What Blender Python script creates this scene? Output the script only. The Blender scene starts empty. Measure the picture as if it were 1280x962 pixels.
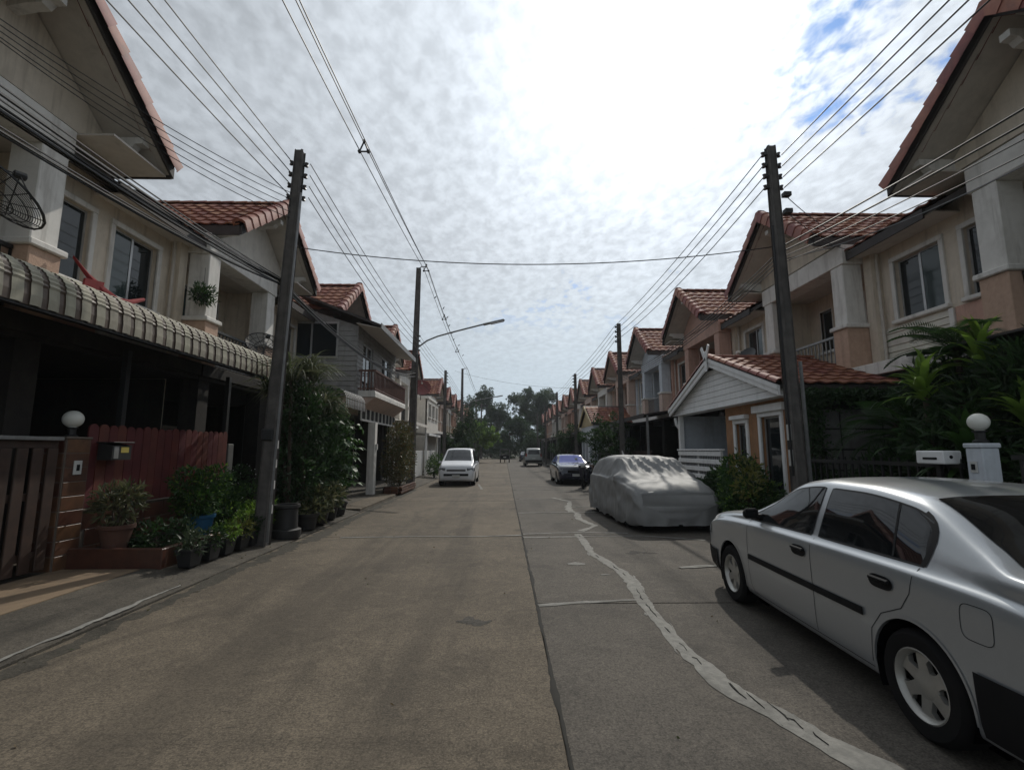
import bpy, bmesh, math, random
import numpy as np
from mathutils import Matrix, Vector, noise as mnoise
R = math.radians
random.seed(7)
SC = bpy.context.scene
COL = SC.collection

# ------------------------------------------------------------------ camera, sky, sun, exposure
cam_d = bpy.data.cameras.new('camera'); cam = bpy.data.objects.new('camera', cam_d); COL.objects.link(cam)
cam.location = (0, 0, 1.6)
cam.rotation_euler = (R(90 + 7.74), 0, R(-0.95))
cam_d.sensor_width = 36; cam_d.lens = 16.76; cam_d.clip_end = 6000; cam_d.clip_start = 0.05
SC.camera = cam
SUN_AZ, SUN_EL = 20.0, 42.0           # degrees right of the street's direction, height
sdir = Vector((math.sin(R(SUN_AZ)) * math.cos(R(SUN_EL)), math.cos(R(SUN_AZ)) * math.cos(R(SUN_EL)), math.sin(R(SUN_EL))))
sun_d = bpy.data.lights.new('sun', 'SUN'); sun = bpy.data.objects.new('sun', sun_d); COL.objects.link(sun)
sun_d.energy = 2.3; sun_d.angle = R(0.9); sun_d.color = (1, .95, .86)
sun.rotation_euler = sdir.to_track_quat('Z', 'Y').to_euler()
sun.location = (0, 0, 60)
SC.view_settings.view_transform = 'Standard'; SC.view_settings.look = 'None'
SC.view_settings.gamma = 1; SC.view_settings.exposure = 0; SC.view_settings.use_curve_mapping = False


class NT:
    """tiny node-tree helper"""
    def __init__(s, tree):
        s.t = tree; s.n = tree.nodes; s.l = tree.links
    def new(s, typ, **kw):
        n = s.n.new(typ)
        for k, v in kw.items():
            if k.startswith('i_'):
                key = k[2:]
                n.inputs[int(key) if key.isdigit() else key.replace('_', ' ')].default_value = v
            else:
                setattr(n, k, v)
        return n
    def link(s, a, b): s.l.new(a, b)
    def math(s, op, a, b=None, clamp=False):
        n = s.n.new('ShaderNodeMath'); n.operation = op; n.use_clamp = clamp
        for i, q in enumerate((a, b)):
            if q is None: continue
            if isinstance(q, (int, float)): n.inputs[i].default_value = q
            else: s.l.new(q, n.inputs[i])
        return n.outputs[0]
    def mix(s, fac, a, b, typ='RGBA', blend='MIX'):
        n = s.n.new('ShaderNodeMix'); n.data_type = 'RGBA'; n.blend_type = blend
        for sock, q in ((n.inputs['Factor'], fac), (n.inputs[6], a), (n.inputs[7], b)):
            if isinstance(q, (int, float)): sock.default_value = q
            elif isinstance(q, tuple): sock.default_value = (*q[:3], 1)
            else: s.l.new(q, sock)
        return n.outputs[2]
    def noise(s, vec, scale, detail=4, rough=.55, dist=0):
        n = s.new('ShaderNodeTexNoise'); n.inputs['Scale'].default_value = scale; n.inputs['Detail'].default_value = detail
        n.inputs['Roughness'].default_value = rough; n.inputs['Distortion'].default_value = dist
        if vec is not None: s.l.new(vec, n.inputs['Vector'])
        return n.outputs['Fac']
    def ramp(s, fac, a, b, clamp=True):
        n = s.new('ShaderNodeMapRange'); n.clamp = clamp; n.inputs[1].default_value = a; n.inputs[2].default_value = b
        n.interpolation_type = 'SMOOTHSTEP'
        s.l.new(fac, n.inputs[0]); return n.outputs[0]
    def mapping(s, vec, scale=(1, 1, 1), rot=(0, 0, 0), loc=(0, 0, 0)):
        n = s.new('ShaderNodeMapping'); n.inputs['Scale'].default_value = scale; n.inputs['Rotation'].default_value = rot
        n.inputs['Location'].default_value = loc
        s.l.new(vec, n.inputs['Vector']); return n.outputs[0]


world = bpy.data.worlds.new('World'); SC.world = world; world.use_nodes = True
w = NT(world.node_tree); w.n.clear()
wo = w.new('ShaderNodeOutputWorld'); bg = w.new('ShaderNodeBackground'); bg.inputs[1].default_value = 0.1
sky = w.new('ShaderNodeTexSky', sky_type='NISHITA', sun_disc=False)
sky.sun_elevation = R(SUN_EL); sky.sun_rotation = R(SUN_AZ); sky.dust_density = .4; sky.air_density = 1.0
tc = w.new('ShaderNodeTexCoord'); sep = w.new('ShaderNodeSeparateXYZ'); w.link(tc.outputs['Generated'], sep.inputs[0])
zc = w.math('MAXIMUM', sep.outputs[2], 0.0)
zz = w.math('ADD', zc, 0.14)
cmb = w.new('ShaderNodeCombineXYZ')
w.link(w.math('DIVIDE', sep.outputs[0], zz), cmb.inputs[0]); w.link(w.math('DIVIDE', sep.outputs[1], zz), cmb.inputs[1])
P = cmb.outputs[0]
big = w.noise(w.mapping(P, (1, 1, 1), loc=(30.81, 22.73, 0)), .9, 3, .5)
mid = w.noise(w.mapping(P, (1, .8, 1), rot=(0, 0, .5)), 3.4, 4, .55, .15)
small = w.noise(w.mapping(P, (1, .75, 1), rot=(0, 0, .7)), 23.0, 3, .55, .2)
dn = w.new('ShaderNodeVectorMath', operation='DOT_PRODUCT'); dn.inputs[1].default_value = sdir
nrm = w.new('ShaderNodeVectorMath', operation='NORMALIZE'); w.link(tc.outputs['Generated'], nrm.inputs[0])
w.link(nrm.outputs[0], dn.inputs[0])
dot = w.math('MAXIMUM', dn.outputs['Value'], 0.0)
glow1 = w.math('POWER', dot, 55.0); glow2 = w.math('POWER', dot, 9.0); glow3 = w.math('POWER', dot, 2.0)
cover = w.math('ADD', w.math('MULTIPLY', big, .5), w.math('ADD', w.math('MULTIPLY', mid, .32), w.math('MULTIPLY', small, .18)))
mask = w.ramp(cover, .36, .44)
bright = w.math('ADD', w.math('MULTIPLY', glow1, 7.0), w.math('ADD', w.math('MULTIPLY', glow2, 5.2), w.math('ADD', w.math('MULTIPLY', glow3, 2.2), 4.3)))
bright = w.math('MULTIPLY', bright, w.math('ADD', w.math('MULTIPLY', w.ramp(zc, .4, .05), .18), 1.0))
hz = w.ramp(zc, .02, .42)                     # near the horizon the cloud deck closes up into even haze
dap = w.math('ADD', w.math('MULTIPLY', w.ramp(small, .26, .74), .25), w.math('MULTIPLY', w.ramp(mid, .28, .72), .10))
dap = w.math('MULTIPLY', w.math('SUBTRACT', dap, .16), w.math('ADD', w.math('MULTIPLY', hz, .85), .15))
bright = w.math('MULTIPLY', bright, w.math('ADD', dap, .92))
tint = w.mix(hz, (.84, .985, 1.10), (.91, .985, 1.07))
vm = w.new('ShaderNodeVectorMath', operation='SCALE'); w.link(tint, vm.inputs[0]); w.link(bright, vm.inputs['Scale'])
skys = w.new('ShaderNodeVectorMath', operation='SCALE'); skys.inputs['Scale'].default_value = 1.2; w.link(sky.outputs[0], skys.inputs[0])
mask = w.math('MAXIMUM', mask, w.ramp(zc, .5, .2))
blue = w.new('ShaderNodeVectorMath', operation='MULTIPLY'); w.link(skys.outputs[0], blue.inputs[0]); blue.inputs[1].default_value = (.55, .8, 1.1)   # humid air takes some red out of the clear patches
final = w.mix(mask, blue.outputs[0], vm.outputs[0])
w.link(final, bg.inputs[0]); w.link(bg.outputs[0], wo.inputs[0])

# ------------------------------------------------------------------ materials
MATS = {}
def mat(name, c1, c2=None, rough=.75, scale=6., metal=0., bump=0., bscale=40., streak=0., dirt=0., spec=.5, island=0., grime=(.05, .045, .035), coat=0., objrand=0.):
    """Principled with noise between two colours in world space, optional vertical streaks, blotchy dirt and bump."""
    if name in MATS: return MATS[name]
    m = bpy.data.materials.new(name); m.use_nodes = True; t = NT(m.node_tree)
    b = t.n['Principled BSDF']
    geo = t.new('ShaderNodeNewGeometry'); pos = geo.outputs['Position']
    c2 = c2 or tuple(x * .82 for x in c1)
    col = t.mix(t.ramp(t.noise(pos, scale, 5, .6), .3, .7), c1, c2)
    if island:
        hs = t.new('ShaderNodeHueSaturation'); t.link(col, hs.inputs['Color'])
        oi = t.new('ShaderNodeObjectInfo')
        rnd = t.math('FRACT', t.math('ADD', geo.outputs['Random Per Island'], oi.outputs['Random']))
        t.link(t.math('ADD', t.math('MULTIPLY', rnd, island * 2), 1 - island), hs.inputs['Value'])
        t.link(t.math('ADD', t.math('MULTIPLY', rnd, .03), .485), hs.inputs['Hue'])
        col = hs.outputs[0]
    if streak:
        f = t.ramp(t.noise(t.mapping(pos, (1, 1, .09)), 7, 4, .65), .48, .75)
        col = t.mix(t.math('MULTIPLY', f, streak), col, grime)
    if dirt:
        f = t.ramp(t.noise(pos, 2.3, 6, .7, .6), .46, .74)
        col = t.mix(t.math('MULTIPLY', f, dirt), col, grime)
    t.link(col, b.inputs['Base Color'])
    b.inputs['Roughness'].default_value = rough; b.inputs['Metallic'].default_value = metal
    b.inputs['Specular IOR Level'].default_value = spec; b.inputs['Coat Weight'].default_value = coat
    if coat: b.inputs['Coat Roughness'].default_value = .06
    if bump:
        bn = t.new('ShaderNodeBump'); bn.inputs['Strength'].default_value = bump; bn.inputs['Distance'].default_value = .01
        t.link(t.noise(pos, bscale, 5, .65), bn.inputs['Height']); t.link(bn.outputs[0], b.inputs['Normal'])
    MATS[name] = m; return m

def leafmat(name, c1, c2, trans=.35, rough=.5, var=.35):
    if name in MATS: return MATS[name]
    m = bpy.data.materials.new(name); m.use_nodes = True; t = NT(m.node_tree)
    b = t.n['Principled BSDF']; out = t.n['Material Output']
    geo = t.new('ShaderNodeNewGeometry')
    col = t.mix(geo.outputs['Random Per Island'], c1, c2)
    n2 = t.ramp(t.noise(geo.outputs['Position'], 3.0, 3), .35, .65)
    hs = t.new('ShaderNodeHueSaturation'); t.link(col, hs.inputs['Color'])
    t.link(t.math('ADD', t.math('MULTIPLY', n2, var), 1 - var * .5), hs.inputs['Value'])
    t.link(hs.outputs[0], b.inputs['Base Color']); b.inputs['Roughness'].default_value = rough
    tr = t.new('ShaderNodeBsdfTranslucent'); t.link(hs.outputs[0], tr.inputs[0])
    mx = t.new('ShaderNodeMixShader'); mx.inputs[0].default_value = trans
    t.link(b.outputs[0], mx.inputs[1]); t.link(tr.outputs[0], mx.inputs[2]); t.link(mx.outputs[0], out.inputs[0])
    MATS[name] = m; return m

def glassmat(name, col, rough=.04, spec=.5):
    if name in MATS: return MATS[name]
    m = bpy.data.materials.new(name); m.use_nodes = True; t = NT(m.node_tree); b = t.n['Principled BSDF']
    b.inputs['Base Color'].default_value = (*col, 1); b.inputs['Roughness'].default_value = rough
    b.inputs['Specular IOR Level'].default_value = spec
    geo = t.new('ShaderNodeNewGeometry')
    bn = t.new('ShaderNodeBump'); bn.inputs['Strength'].default_value = .06; bn.inputs['Distance'].default_value = .02
    t.link(t.noise(geo.outputs['Position'], 1.6, 2), bn.inputs['Height']); t.link(bn.outputs[0], b.inputs['Normal'])
    MATS[name] = m; return m

def concrete_mat(name, c1, c2, dark, agg=1.0, stain=.5, rough=.88):
    if name in MATS: return MATS[name]
    m = bpy.data.materials.new(name); m.use_nodes = True; t = NT(m.node_tree); b = t.n['Principled BSDF']
    geo = t.new('ShaderNodeNewGeometry'); pos = geo.outputs['Position']
    oi = t.new('ShaderNodeObjectInfo')
    base = t.mix(t.ramp(t.noise(pos, .55, 5, .6, .5), .35, .65), c1, c2)
    base = t.mix(t.math('MULTIPLY', t.ramp(t.noise(pos, 1.7, 7, .72, .8), .45, .72), stain), base, dark)
    fine = t.noise(pos, 30, 5, .8)
    base = t.mix(t.math('MULTIPLY', t.ramp(fine, .44, .62), .62 * agg), base, dark)
    base = t.mix(t.math('MULTIPLY', t.ramp(t.noise(pos, 7.5, 6, .75, .4), .5, .68), .4 * agg), base, tuple(x * 1.45 for x in c1))
    base = t.mix(t.math('MULTIPLY', t.ramp(t.noise(t.mapping(pos, (1, .35, 1)), .9, 6, .7, 1.2), .52, .7), .55), base, dark)
    grit = t.noise(pos, 75, 3, .7)
    base = t.mix(t.math('MULTIPLY', t.ramp(grit, .5, .62), .5 * agg), base, dark)
    base = t.mix(t.math('MULTIPLY', t.ramp(grit, .46, .36), .34 * agg), base, tuple(min(1, x * 1.7) for x in c1))
    trk = t.noise(t.mapping(pos, (1.1, .05, 1)), 1.0, 4, .6, .3)          # worn wheel paths along the lane
    base = t.mix(t.math('MULTIPLY', t.ramp(trk, .52, .66), .38), base, dark)
    oil = t.ramp(t.noise(pos, .8, 3, .5, .4), .66, .74)
    base = t.mix(t.math('MULTIPLY', oil, .6), base, tuple(x * .6 for x in dark))
    vor = t.new('ShaderNodeTexVoronoi'); vor.inputs['Scale'].default_value = 95; t.link(pos, vor.inputs['Vector'])
    speck = t.ramp(vor.outputs['Distance'], .28, .05)
    base = t.mix(t.math('MULTIPLY', t.math('MULTIPLY', speck, t.ramp(t.noise(pos, 1.1, 3), .4, .6)), .45 * agg), base, tuple(min(1, x * 1.9) for x in c1))
    hs = t.new('ShaderNodeHueSaturation'); t.link(base, hs.inputs['Color'])
    t.link(t.math('ADD', t.math('MULTIPLY', oi.outputs['Random'], .16), .92), hs.inputs['Value'])
    t.link(hs.outputs[0], b.inputs['Base Color']); b.inputs['Roughness'].default_value = rough
    b.inputs['Specular IOR Level'].default_value = .3
    bn = t.new('ShaderNodeBump'); bn.inputs['Strength'].default_value = .55; bn.inputs['Distance'].default_value = .012
    h = t.math('ADD', t.math('MULTIPLY', fine, .7), t.math('MULTIPLY', t.noise(pos, 90, 3, .7), .5))
    t.link(h, bn.inputs['Height']); t.link(bn.outputs[0], b.inputs['Normal'])
    MATS[name] = m; return m

M = dict(
    roadL=concrete_mat('road_concrete_brown', (.158, .128, .092), (.108, .088, .064), (.036, .030, .023)),
    roadR=concrete_mat('road_concrete_grey', (.122, .106, .087), (.086, .075, .062), (.031, .028, .024)),
    joint=mat('joint_dirt', (.02, .018, .014), rough=.95),
    filler=mat('cement_filler', (.25, .24, .215), (.17, .165, .148), rough=.9, scale=14, bump=.7, bscale=60, dirt=.75, grime=(.085, .08, .07)),
    kerb=concrete_mat('kerb_concrete', (.10, .086, .068), (.065, .057, .045), (.022, .02, .016), .8, .8),
    tan=mat('tan_screed', (.22, .155, .095), (.17, .12, .075), rough=.85, scale=2, bump=.3, bscale=50, dirt=.45),
    gutter=concrete_mat('gutter_grime', (.075, .065, .05), (.055, .05, .038), (.022, .02, .015), 1.0, .8),
    stain=concrete_mat('oil_darkened_concrete', (.075, .066, .054), (.055, .05, .042), (.02, .018, .016), 1.0, .7),
    soil=mat('soil', (.03, .022, .015), rough=1, bump=.6),
    ground=mat('far_ground', (.10, .095, .07), (.07, .075, .045), rough=1, scale=.4),
    cream=mat('cream_wall', (.66, .575, .465), (.60, .52, .42), streak=.5, dirt=.25, grime=(.26, .21, .16), bump=.15, bscale=120),
    offwhite=mat('offwhite_wall', (.69, .65, .585), (.63, .59, .53), streak=.22, dirt=.2, bump=.15, bscale=120),
    bluewhite=mat('blue_white_wall', (.58, .62, .66), (.53, .56, .60), streak=.2, dirt=.2),
    pink=mat('salmon_wall', (.55, .335, .26), (.49, .295, .23), streak=.2, dirt=.2, bump=.15, bscale=120),
    palepink=mat('pale_pink_wall', (.60, .45, .375), (.54, .40, .335), streak=.25, dirt=.2),
    stucco=mat('peach_stucco', (.53, .36, .265), (.47, .315, .23), rough=.9, scale=14, bump=1.0, bscale=22, streak=.2),
    trim=mat('white_trim', (.71, .685, .64), (.65, .625, .58), streak=.5, dirt=.25, grime=(.25, .22, .19)),
    white=mat('white_paint', (.78, .78, .77), (.72, .72, .71), rough=.5, streak=.15),
    soffit=mat('soffit_board', (.58, .53, .47), (.52, .475, .42), streak=.1, dirt=.2),
    tile=mat('clay_tile', (.27, .112, .072), (.21, .086, .058), rough=.75, spec=.2, scale=11, island=.28, dirt=.5, grime=(.045, .03, .025)),
    raketile=mat('rake_tile', (.29, .105, .075), (.23, .08, .06), rough=.7, scale=9, island=.2, dirt=.5, grime=(.05, .035, .03)),
    fascia=mat('dark_fascia', (.055, .045, .042), (.035, .03, .028), rough=.7, dirt=.3),
    alu=mat('aluminium_frame', (.50, .50, .50), (.42, .42, .42), rough=.4, metal=.6),
    glass=glassmat('window_glass', (.012, .016, .018)),
    glass_reflect=glassmat('painted_reflection_glass', (.035, .05, .05), .05),  # teal reflection of the houses opposite painted into the pane colour
    carport=mat('shade_painted_carport_plaster', (.026, .021, .017), (.017, .014, .012), rough=.9, streak=.4, dirt=.4),  # deep carport shade painted into the plaster colour
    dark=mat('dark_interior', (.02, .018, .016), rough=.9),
    wood=mat('brown_gate_wood', (.05, .026, .017), (.034, .018, .012), rough=.65, scale=8, streak=.4),
    balwood=mat('reddish_balcony_wood', (.13, .05, .032), (.09, .036, .024), rough=.6, streak=.3),
    redwood=mat('red_painted_board', (.125, .024, .02), (.09, .018, .015), rough=.62, scale=5, streak=.35, bump=.2, bscale=60, island=.2, grime=(.06, .015, .012)),
    brick=mat('brown_ceramic_tile', (.13, .058, .033), (.085, .039, .024), rough=.4, scale=7, island=.32, dirt=.3),
    mortar=mat('mortar', (.16, .13, .105), rough=.95),
    pole=mat('pole_concrete', (.125, .115, .105), (.075, .068, .064), rough=.9, scale=5, bump=.5, bscale=60, streak=.6, grime=(.03, .028, .026)),
    poleband=mat('pole_sticker', (.5, .5, .48), (.4, .4, .38), rough=.6, dirt=.4),
    cable=mat('black_cable', (.012, .012, .013), rough=.55),
    iron=mat('black_iron', (.018, .018, .018), rough=.5),
    galv=mat('galvanised_steel', (.30, .30, .30), (.22, .22, .22), rough=.5, metal=.7),
    porcelain=mat('brown_porcelain', (.05, .03, .025), rough=.3),
    globe=mat('frosted_globe', (.72, .72, .66), (.66, .66, .60), rough=.35),
    awnc=mat('awning_cream', (.37, .345, .275), (.31, .29, .23), island=.06, rough=.75, spec=.25, streak=.35, dirt=.25),
    awnb=mat('awning_brown', (.10, .07, .05), (.08, .055, .04), rough=.55, dirt=.2),
    blackpot=mat('black_plastic', (.014, .014, .015), (.02, .02, .02), rough=.55, dirt=.2, grime=(.06, .05, .04)),
    bluepot=mat('blue_plastic', (.02, .11, .22), (.018, .09, .18), rough=.5),
    terracotta=mat('terracotta', (.11, .052, .035), (.085, .04, .028), rough=.85, dirt=.35),
    silver=mat('silver_paint', (.37, .385, .395), (.36, .375, .385), rough=.3, metal=.5, scale=30, coat=.8, spec=.5),
    carwhite=mat('white_car_paint', (.70, .71, .73), (.69, .70, .72), rough=.3, coat=.5),
    navy=mat('navy_paint', (.006, .009, .032), (.005, .008, .028), rough=.22, coat=.8),
    suvsilver=mat('grey_silver_paint', (.33, .34, .33), (.32, .33, .32), rough=.35, metal=.5, coat=.4),
    skyglass=glassmat('painted_sky_glass', (.10, .12, .40), .08, .3),  # blue sky reflection painted into the glass colour
    carglass=glassmat('tinted_car_glass', (.006, .007, .008), .03, .6),
    seam=mat('seam_black', (.03, .03, .031), rough=.8, spec=.2),
    trimblk=mat('car_black_trim', (.009, .009, .01), rough=.6, spec=.18),
    tyre=mat('tyre_rubber', (.009, .009, .009), (.013, .012, .012), rough=.9, dirt=.15, grime=(.03, .027, .024), spec=.15),
    liner=mat('wheel_liner', (.003, .003, .003), rough=1, spec=.05),
    rim=mat('alloy_rim', (.46, .45, .42), (.40, .39, .36), rough=.38, metal=.6, dirt=.25),
    lampglass=mat('lamp_glass', (.55, .56, .56), rough=.1, metal=.4),
    headlamp=mat('headlamp_glass', (.16, .17, .18), (.26, .27, .28), rough=.12, scale=14, metal=.3),
    redlamp=mat('tail_lamp', (.28, .015, .012), rough=.15),
    amber=mat('amber_lamp', (.45, .17, .03), rough=.2),
    cover=mat('silver_car_cover', (.25, .25, .245), (.215, .215, .212), rough=.6, spec=.35, scale=3, bump=.3, bscale=26),
    orange=mat('orange_plaster', (.36, .185, .085), (.30, .15, .07), streak=.35, dirt=.3, bump=.3, bscale=40),
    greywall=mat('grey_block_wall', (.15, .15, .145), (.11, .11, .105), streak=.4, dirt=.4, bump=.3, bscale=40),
    siding=mat('grey_siding_board', (.30, .295, .285), (.26, .255, .245), streak=.35, dirt=.25, island=.06),
    creamsiding=mat('cream_siding_board', (.62, .58, .50), (.57, .53, .46), streak=.2, dirt=.15, island=.05),
    redcloth=mat('red_cloth', (.22, .02, .022), (.17, .016, .018), rough=.9),
    reddish=mat('red_dish', (.20, .035, .03), (.16, .03, .026), rough=.5, dirt=.3),
    greysheet=mat('grey_roof_sheet', (.24, .24, .235), (.18, .18, .175), rough=.55, streak=.4, dirt=.3),
    yellowwall=mat('yellow_wall', (.52, .42, .24), (.46, .37, .21), streak=.3, dirt=.2),
    yellowtag=mat('yellow_label', (.45, .36, .08), rough=.6),
    paper=mat('white_label', (.55, .55, .52), rough=.6),
    bark=mat('bark', (.075, .055, .04), (.05, .038, .028), rough=.95, bump=.8, bscale=30),
    leaf_dark=leafmat('leaf_dark', (.018, .045, .012), (.035, .075, .02)),
    leaf_mid=leafmat('leaf_mid', (.022, .06, .012), (.045, .098, .02)),
    leaf_lime=leafmat('leaf_lime', (.11, .20, .025), (.17, .27, .045), .45),
    leaf_yel=leafmat('leaf_yellow', (.13, .15, .03), (.20, .19, .05)),
    leaf_var=leafmat('leaf_variegated', (.06, .075, .03), (.15, .145, .07)),
    leaf_rust=leafmat('leaf_rust', (.05, .07, .02), (.13, .085, .035)),
    leaf_grey=leafmat('leaf_greygreen', (.04, .06, .03), (.075, .10, .055)),
    leaf_far_hazed=leafmat('leaf_far_hazed', (.05, .075, .045), (.085, .115, .065), .45),  # leaf colour lightened to carry distance haze
    blade=leafmat('blade_leaf', (.05, .075, .03), (.16, .165, .095)),
    petal=mat('white_petal', (.7, .68, .66), rough=.6),
    bird=mat('bird_dark', (.02, .02, .022), rough=.8),
)

# ------------------------------------------------------------------ mesh helpers
class MB:
    def __init__(s, sx=1): s.v = []; s.f = []; s.sx = sx
    def add(s, vs, fs):
        o = len(s.v); s.v += [tuple(q) for q in vs]; s.f += [tuple(i + o for i in f) for f in fs]; return s
    def box(s, x0, x1, y0, y1, z0, z1, b=0.):
        if b <= 0:
            return s.add([(x0, y0, z0), (x1, y0, z0), (x1, y1, z0), (x0, y1, z0), (x0, y0, z1), (x1, y0, z1), (x1, y1, z1), (x0, y1, z1)],
                         [(0, 3, 2, 1), (4, 5, 6, 7), (0, 1, 5, 4), (1, 2, 6, 5), (2, 3, 7, 6), (3, 0, 4, 7)])
        return s.obox(((x0 + x1) / 2, (y0 + y1) / 2, (z0 + z1) / 2), (x1 - x0, y1 - y0, z1 - z0), None, b)
    def obox(s, c, size, rot=None, b=0.):
        hx, hy, hz = (q / 2 for q in size); c = Vector(c)
        vs = []; fs = []
        if b <= 0:
            vs = [(x, y, z) for x in (-hx, hx) for y in (-hy, hy) for z in (-hz, hz)]
            fs = [(0, 1, 3, 2), (4, 6, 7, 5), (0, 4, 5, 1), (2, 3, 7, 6), (0, 2, 6, 4), (1, 5, 7, 3)]
        else:
            b = min(b, hx * .9, hy * .9, hz * .9)
            idx = {}
            for i, x in enumerate((-1, 1)):
                for j, y in enumerate((-1, 1)):
                    for k, z in enumerate((-1, 1)):
                        for a in range(3):
                            p = [x * hx, y * hy, z * hz]
                            for q in range(3):
                                if q != a: p[q] -= (x, y, z)[q] * b
                            idx[(i, j, k, a)] = len(vs); vs.append(tuple(p))
            for i in (0, 1): fs.append([idx[(i, j, k, 0)] for j, k in ((0, 0), (1, 0), (1, 1), (0, 1))])
            for j in (0, 1): fs.append([idx[(i, j, k, 1)] for i, k in ((0, 0), (1, 0), (1, 1), (0, 1))])
            for k in (0, 1): fs.append([idx[(i, j, k, 2)] for i, j in ((0, 0), (1, 0), (1, 1), (0, 1))])
            for j in (0, 1):
                for k in (0, 1): fs.append([idx[(0, j, k, 1)], idx[(1, j, k, 1)], idx[(1, j, k, 2)], idx[(0, j, k, 2)]])
            for i in (0, 1):
                for k in (0, 1): fs.append([idx[(i, 0, k, 0)], idx[(i, 1, k, 0)], idx[(i, 1, k, 2)], idx[(i, 0, k, 2)]])
            for i in (0, 1):
                for j in (0, 1): fs.append([idx[(i, j, 0, 0)], idx[(i, j, 1, 0)], idx[(i, j, 1, 1)], idx[(i, j, 0, 1)]])
            for i in (0, 1):
                for j in (0, 1):
                    for k in (0, 1): fs.append([idx[(i, j, k, a)] for a in range(3)])
        if rot is not None: vs = [rot @ Vector(q) for q in vs]
        return s.add([tuple(Vector(q) + c) for q in vs], fs)
    def prism(s, pts, vec):
        n = len(pts); v = Vector(vec)
        a = [Vector(q) for q in pts]; bb = [q + v for q in a]
        return s.add(a + bb, [tuple(range(n))[::-1], tuple(range(n, 2 * n))] + [(i, (i + 1) % n, n + (i + 1) % n, n + i) for i in range(n)])
    def tube(s, pts, r, n=6, caps=True):
        pts = [Vector(q) for q in pts]; m = len(pts)
        rs = r if isinstance(r, (list, tuple)) else [r] * m
        vs = []; up0 = None
        for i, p in enumerate(pts):
            d = (pts[min(i + 1, m - 1)] - pts[max(i - 1, 0)])
            d = d.normalized() if d.length > 1e-9 else Vector((0, 0, 1))
            if up0 is None:
                up0 = Vector((0, 0, 1)) if abs(d.z) < .9 else Vector((1, 0, 0))
            a = d.cross(up0)
            if a.length < 1e-6: a = d.cross(Vector((0, 1, 0)))
            a.normalize(); b = a.cross(d); up0 = b
            for k in range(n):
                t = 2 * math.pi * (k + .5) / n
                vs.append(p + (a * math.cos(t) + b * math.sin(t)) * rs[i])
        fs = [(i * n + k, i * n + (k + 1) % n, (i + 1) * n + (k + 1) % n, (i + 1) * n + k) for i in range(m - 1) for k in range(n)]
        if caps: fs += [tuple(range(n))[::-1], tuple(range((m - 1) * n, m * n))]
        return s.add(vs, fs)
    def lathe(s, prof, c=(0, 0, 0), n=16, axis='z', caps=True):
        vs = []
        for r, h in prof:
            for k in range(n):
                t = 2 * math.pi * k / n; a, b = r * math.cos(t), r * math.sin(t)
                p = {'z': (a, b, h), 'x': (h, a, b), 'y': (a, h, b)}[axis]
                vs.append((p[0] + c[0], p[1] + c[1], p[2] + c[2]))
        m = len(prof)
        fs = [(i * n + k, i * n + (k + 1) % n, (i + 1) * n + (k + 1) % n, (i + 1) * n + k) for i in range(m - 1) for k in range(n)]
        if caps: fs += [tuple(range(n))[::-1], tuple(range((m - 1) * n, m * n))]
        return s.add(vs, fs)
    def grid(s, fn, nu, nv):
        vs = [fn(i / nu, j / nv) for i in range(nu + 1) for j in range(nv + 1)]
        fs = [(i * (nv + 1) + j, (i + 1) * (nv + 1) + j, (i + 1) * (nv + 1) + j + 1, i * (nv + 1) + j + 1) for i in range(nu) for j in range(nv)]
        return s.add(vs, fs)
    def mesh(s, name, m, smooth=None):
        me = bpy.data.meshes.new(name)
        v = s.v if s.sx == 1 else [(-a, b, c) for a, b, c in s.v]
        me.from_pydata(v, [], s.f)
        bm = bmesh.new(); bm.from_mesh(me); bmesh.ops.recalc_face_normals(bm, faces=bm.faces[:]); bm.to_mesh(me); bm.free()
        if m is not None: me.materials.append(m)
        if smooth is not None:
            me.shade_smooth(); me.set_sharp_from_angle(angle=R(smooth))
        return me
    def build(s, name, m, parent=None, smooth=None, loc=None):
        return obj(name, s.mesh(name, m, smooth), parent, loc)

def obj(name, me, parent=None, loc=None, mtx=None):
    o = bpy.data.objects.new(name, me); COL.objects.link(o)
    if parent is not None: o.parent = parent
    if loc is not None: o.location = loc
    if mtx is not None: o.matrix_basis = mtx
    return o
def tag(o, label=None, cat=None, group=None, kind=None):
    if label: o['label'] = label
    if cat: o['category'] = cat
    if group: o['group'] = group
    if kind: o['kind'] = kind
    return o
def empty(name, loc, label, cat, group=None, rz=0):
    e = obj(name, None, None, loc); e.rotation_euler = (0, 0, rz); e.empty_display_size = .2
    return tag(e, label, cat, group)
CACHE = {}
def cached(key, fn):
    if key not in CACHE: CACHE[key] = fn()
    return CACHE[key]
def inst(name, me, parent, m=None, mtx=None, loc=None):
    o = obj(name, me, parent, loc, mtx)
    if m is not None and len(o.material_slots):
        o.material_slots[0].link = 'OBJECT'; o.material_slots[0].material = m
    return o
def copy_tree(o, parent=None):
    c = o.copy(); COL.objects.link(c); c.parent = parent
    for ch in list(o.children): copy_tree(ch, c)
    return c

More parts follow.
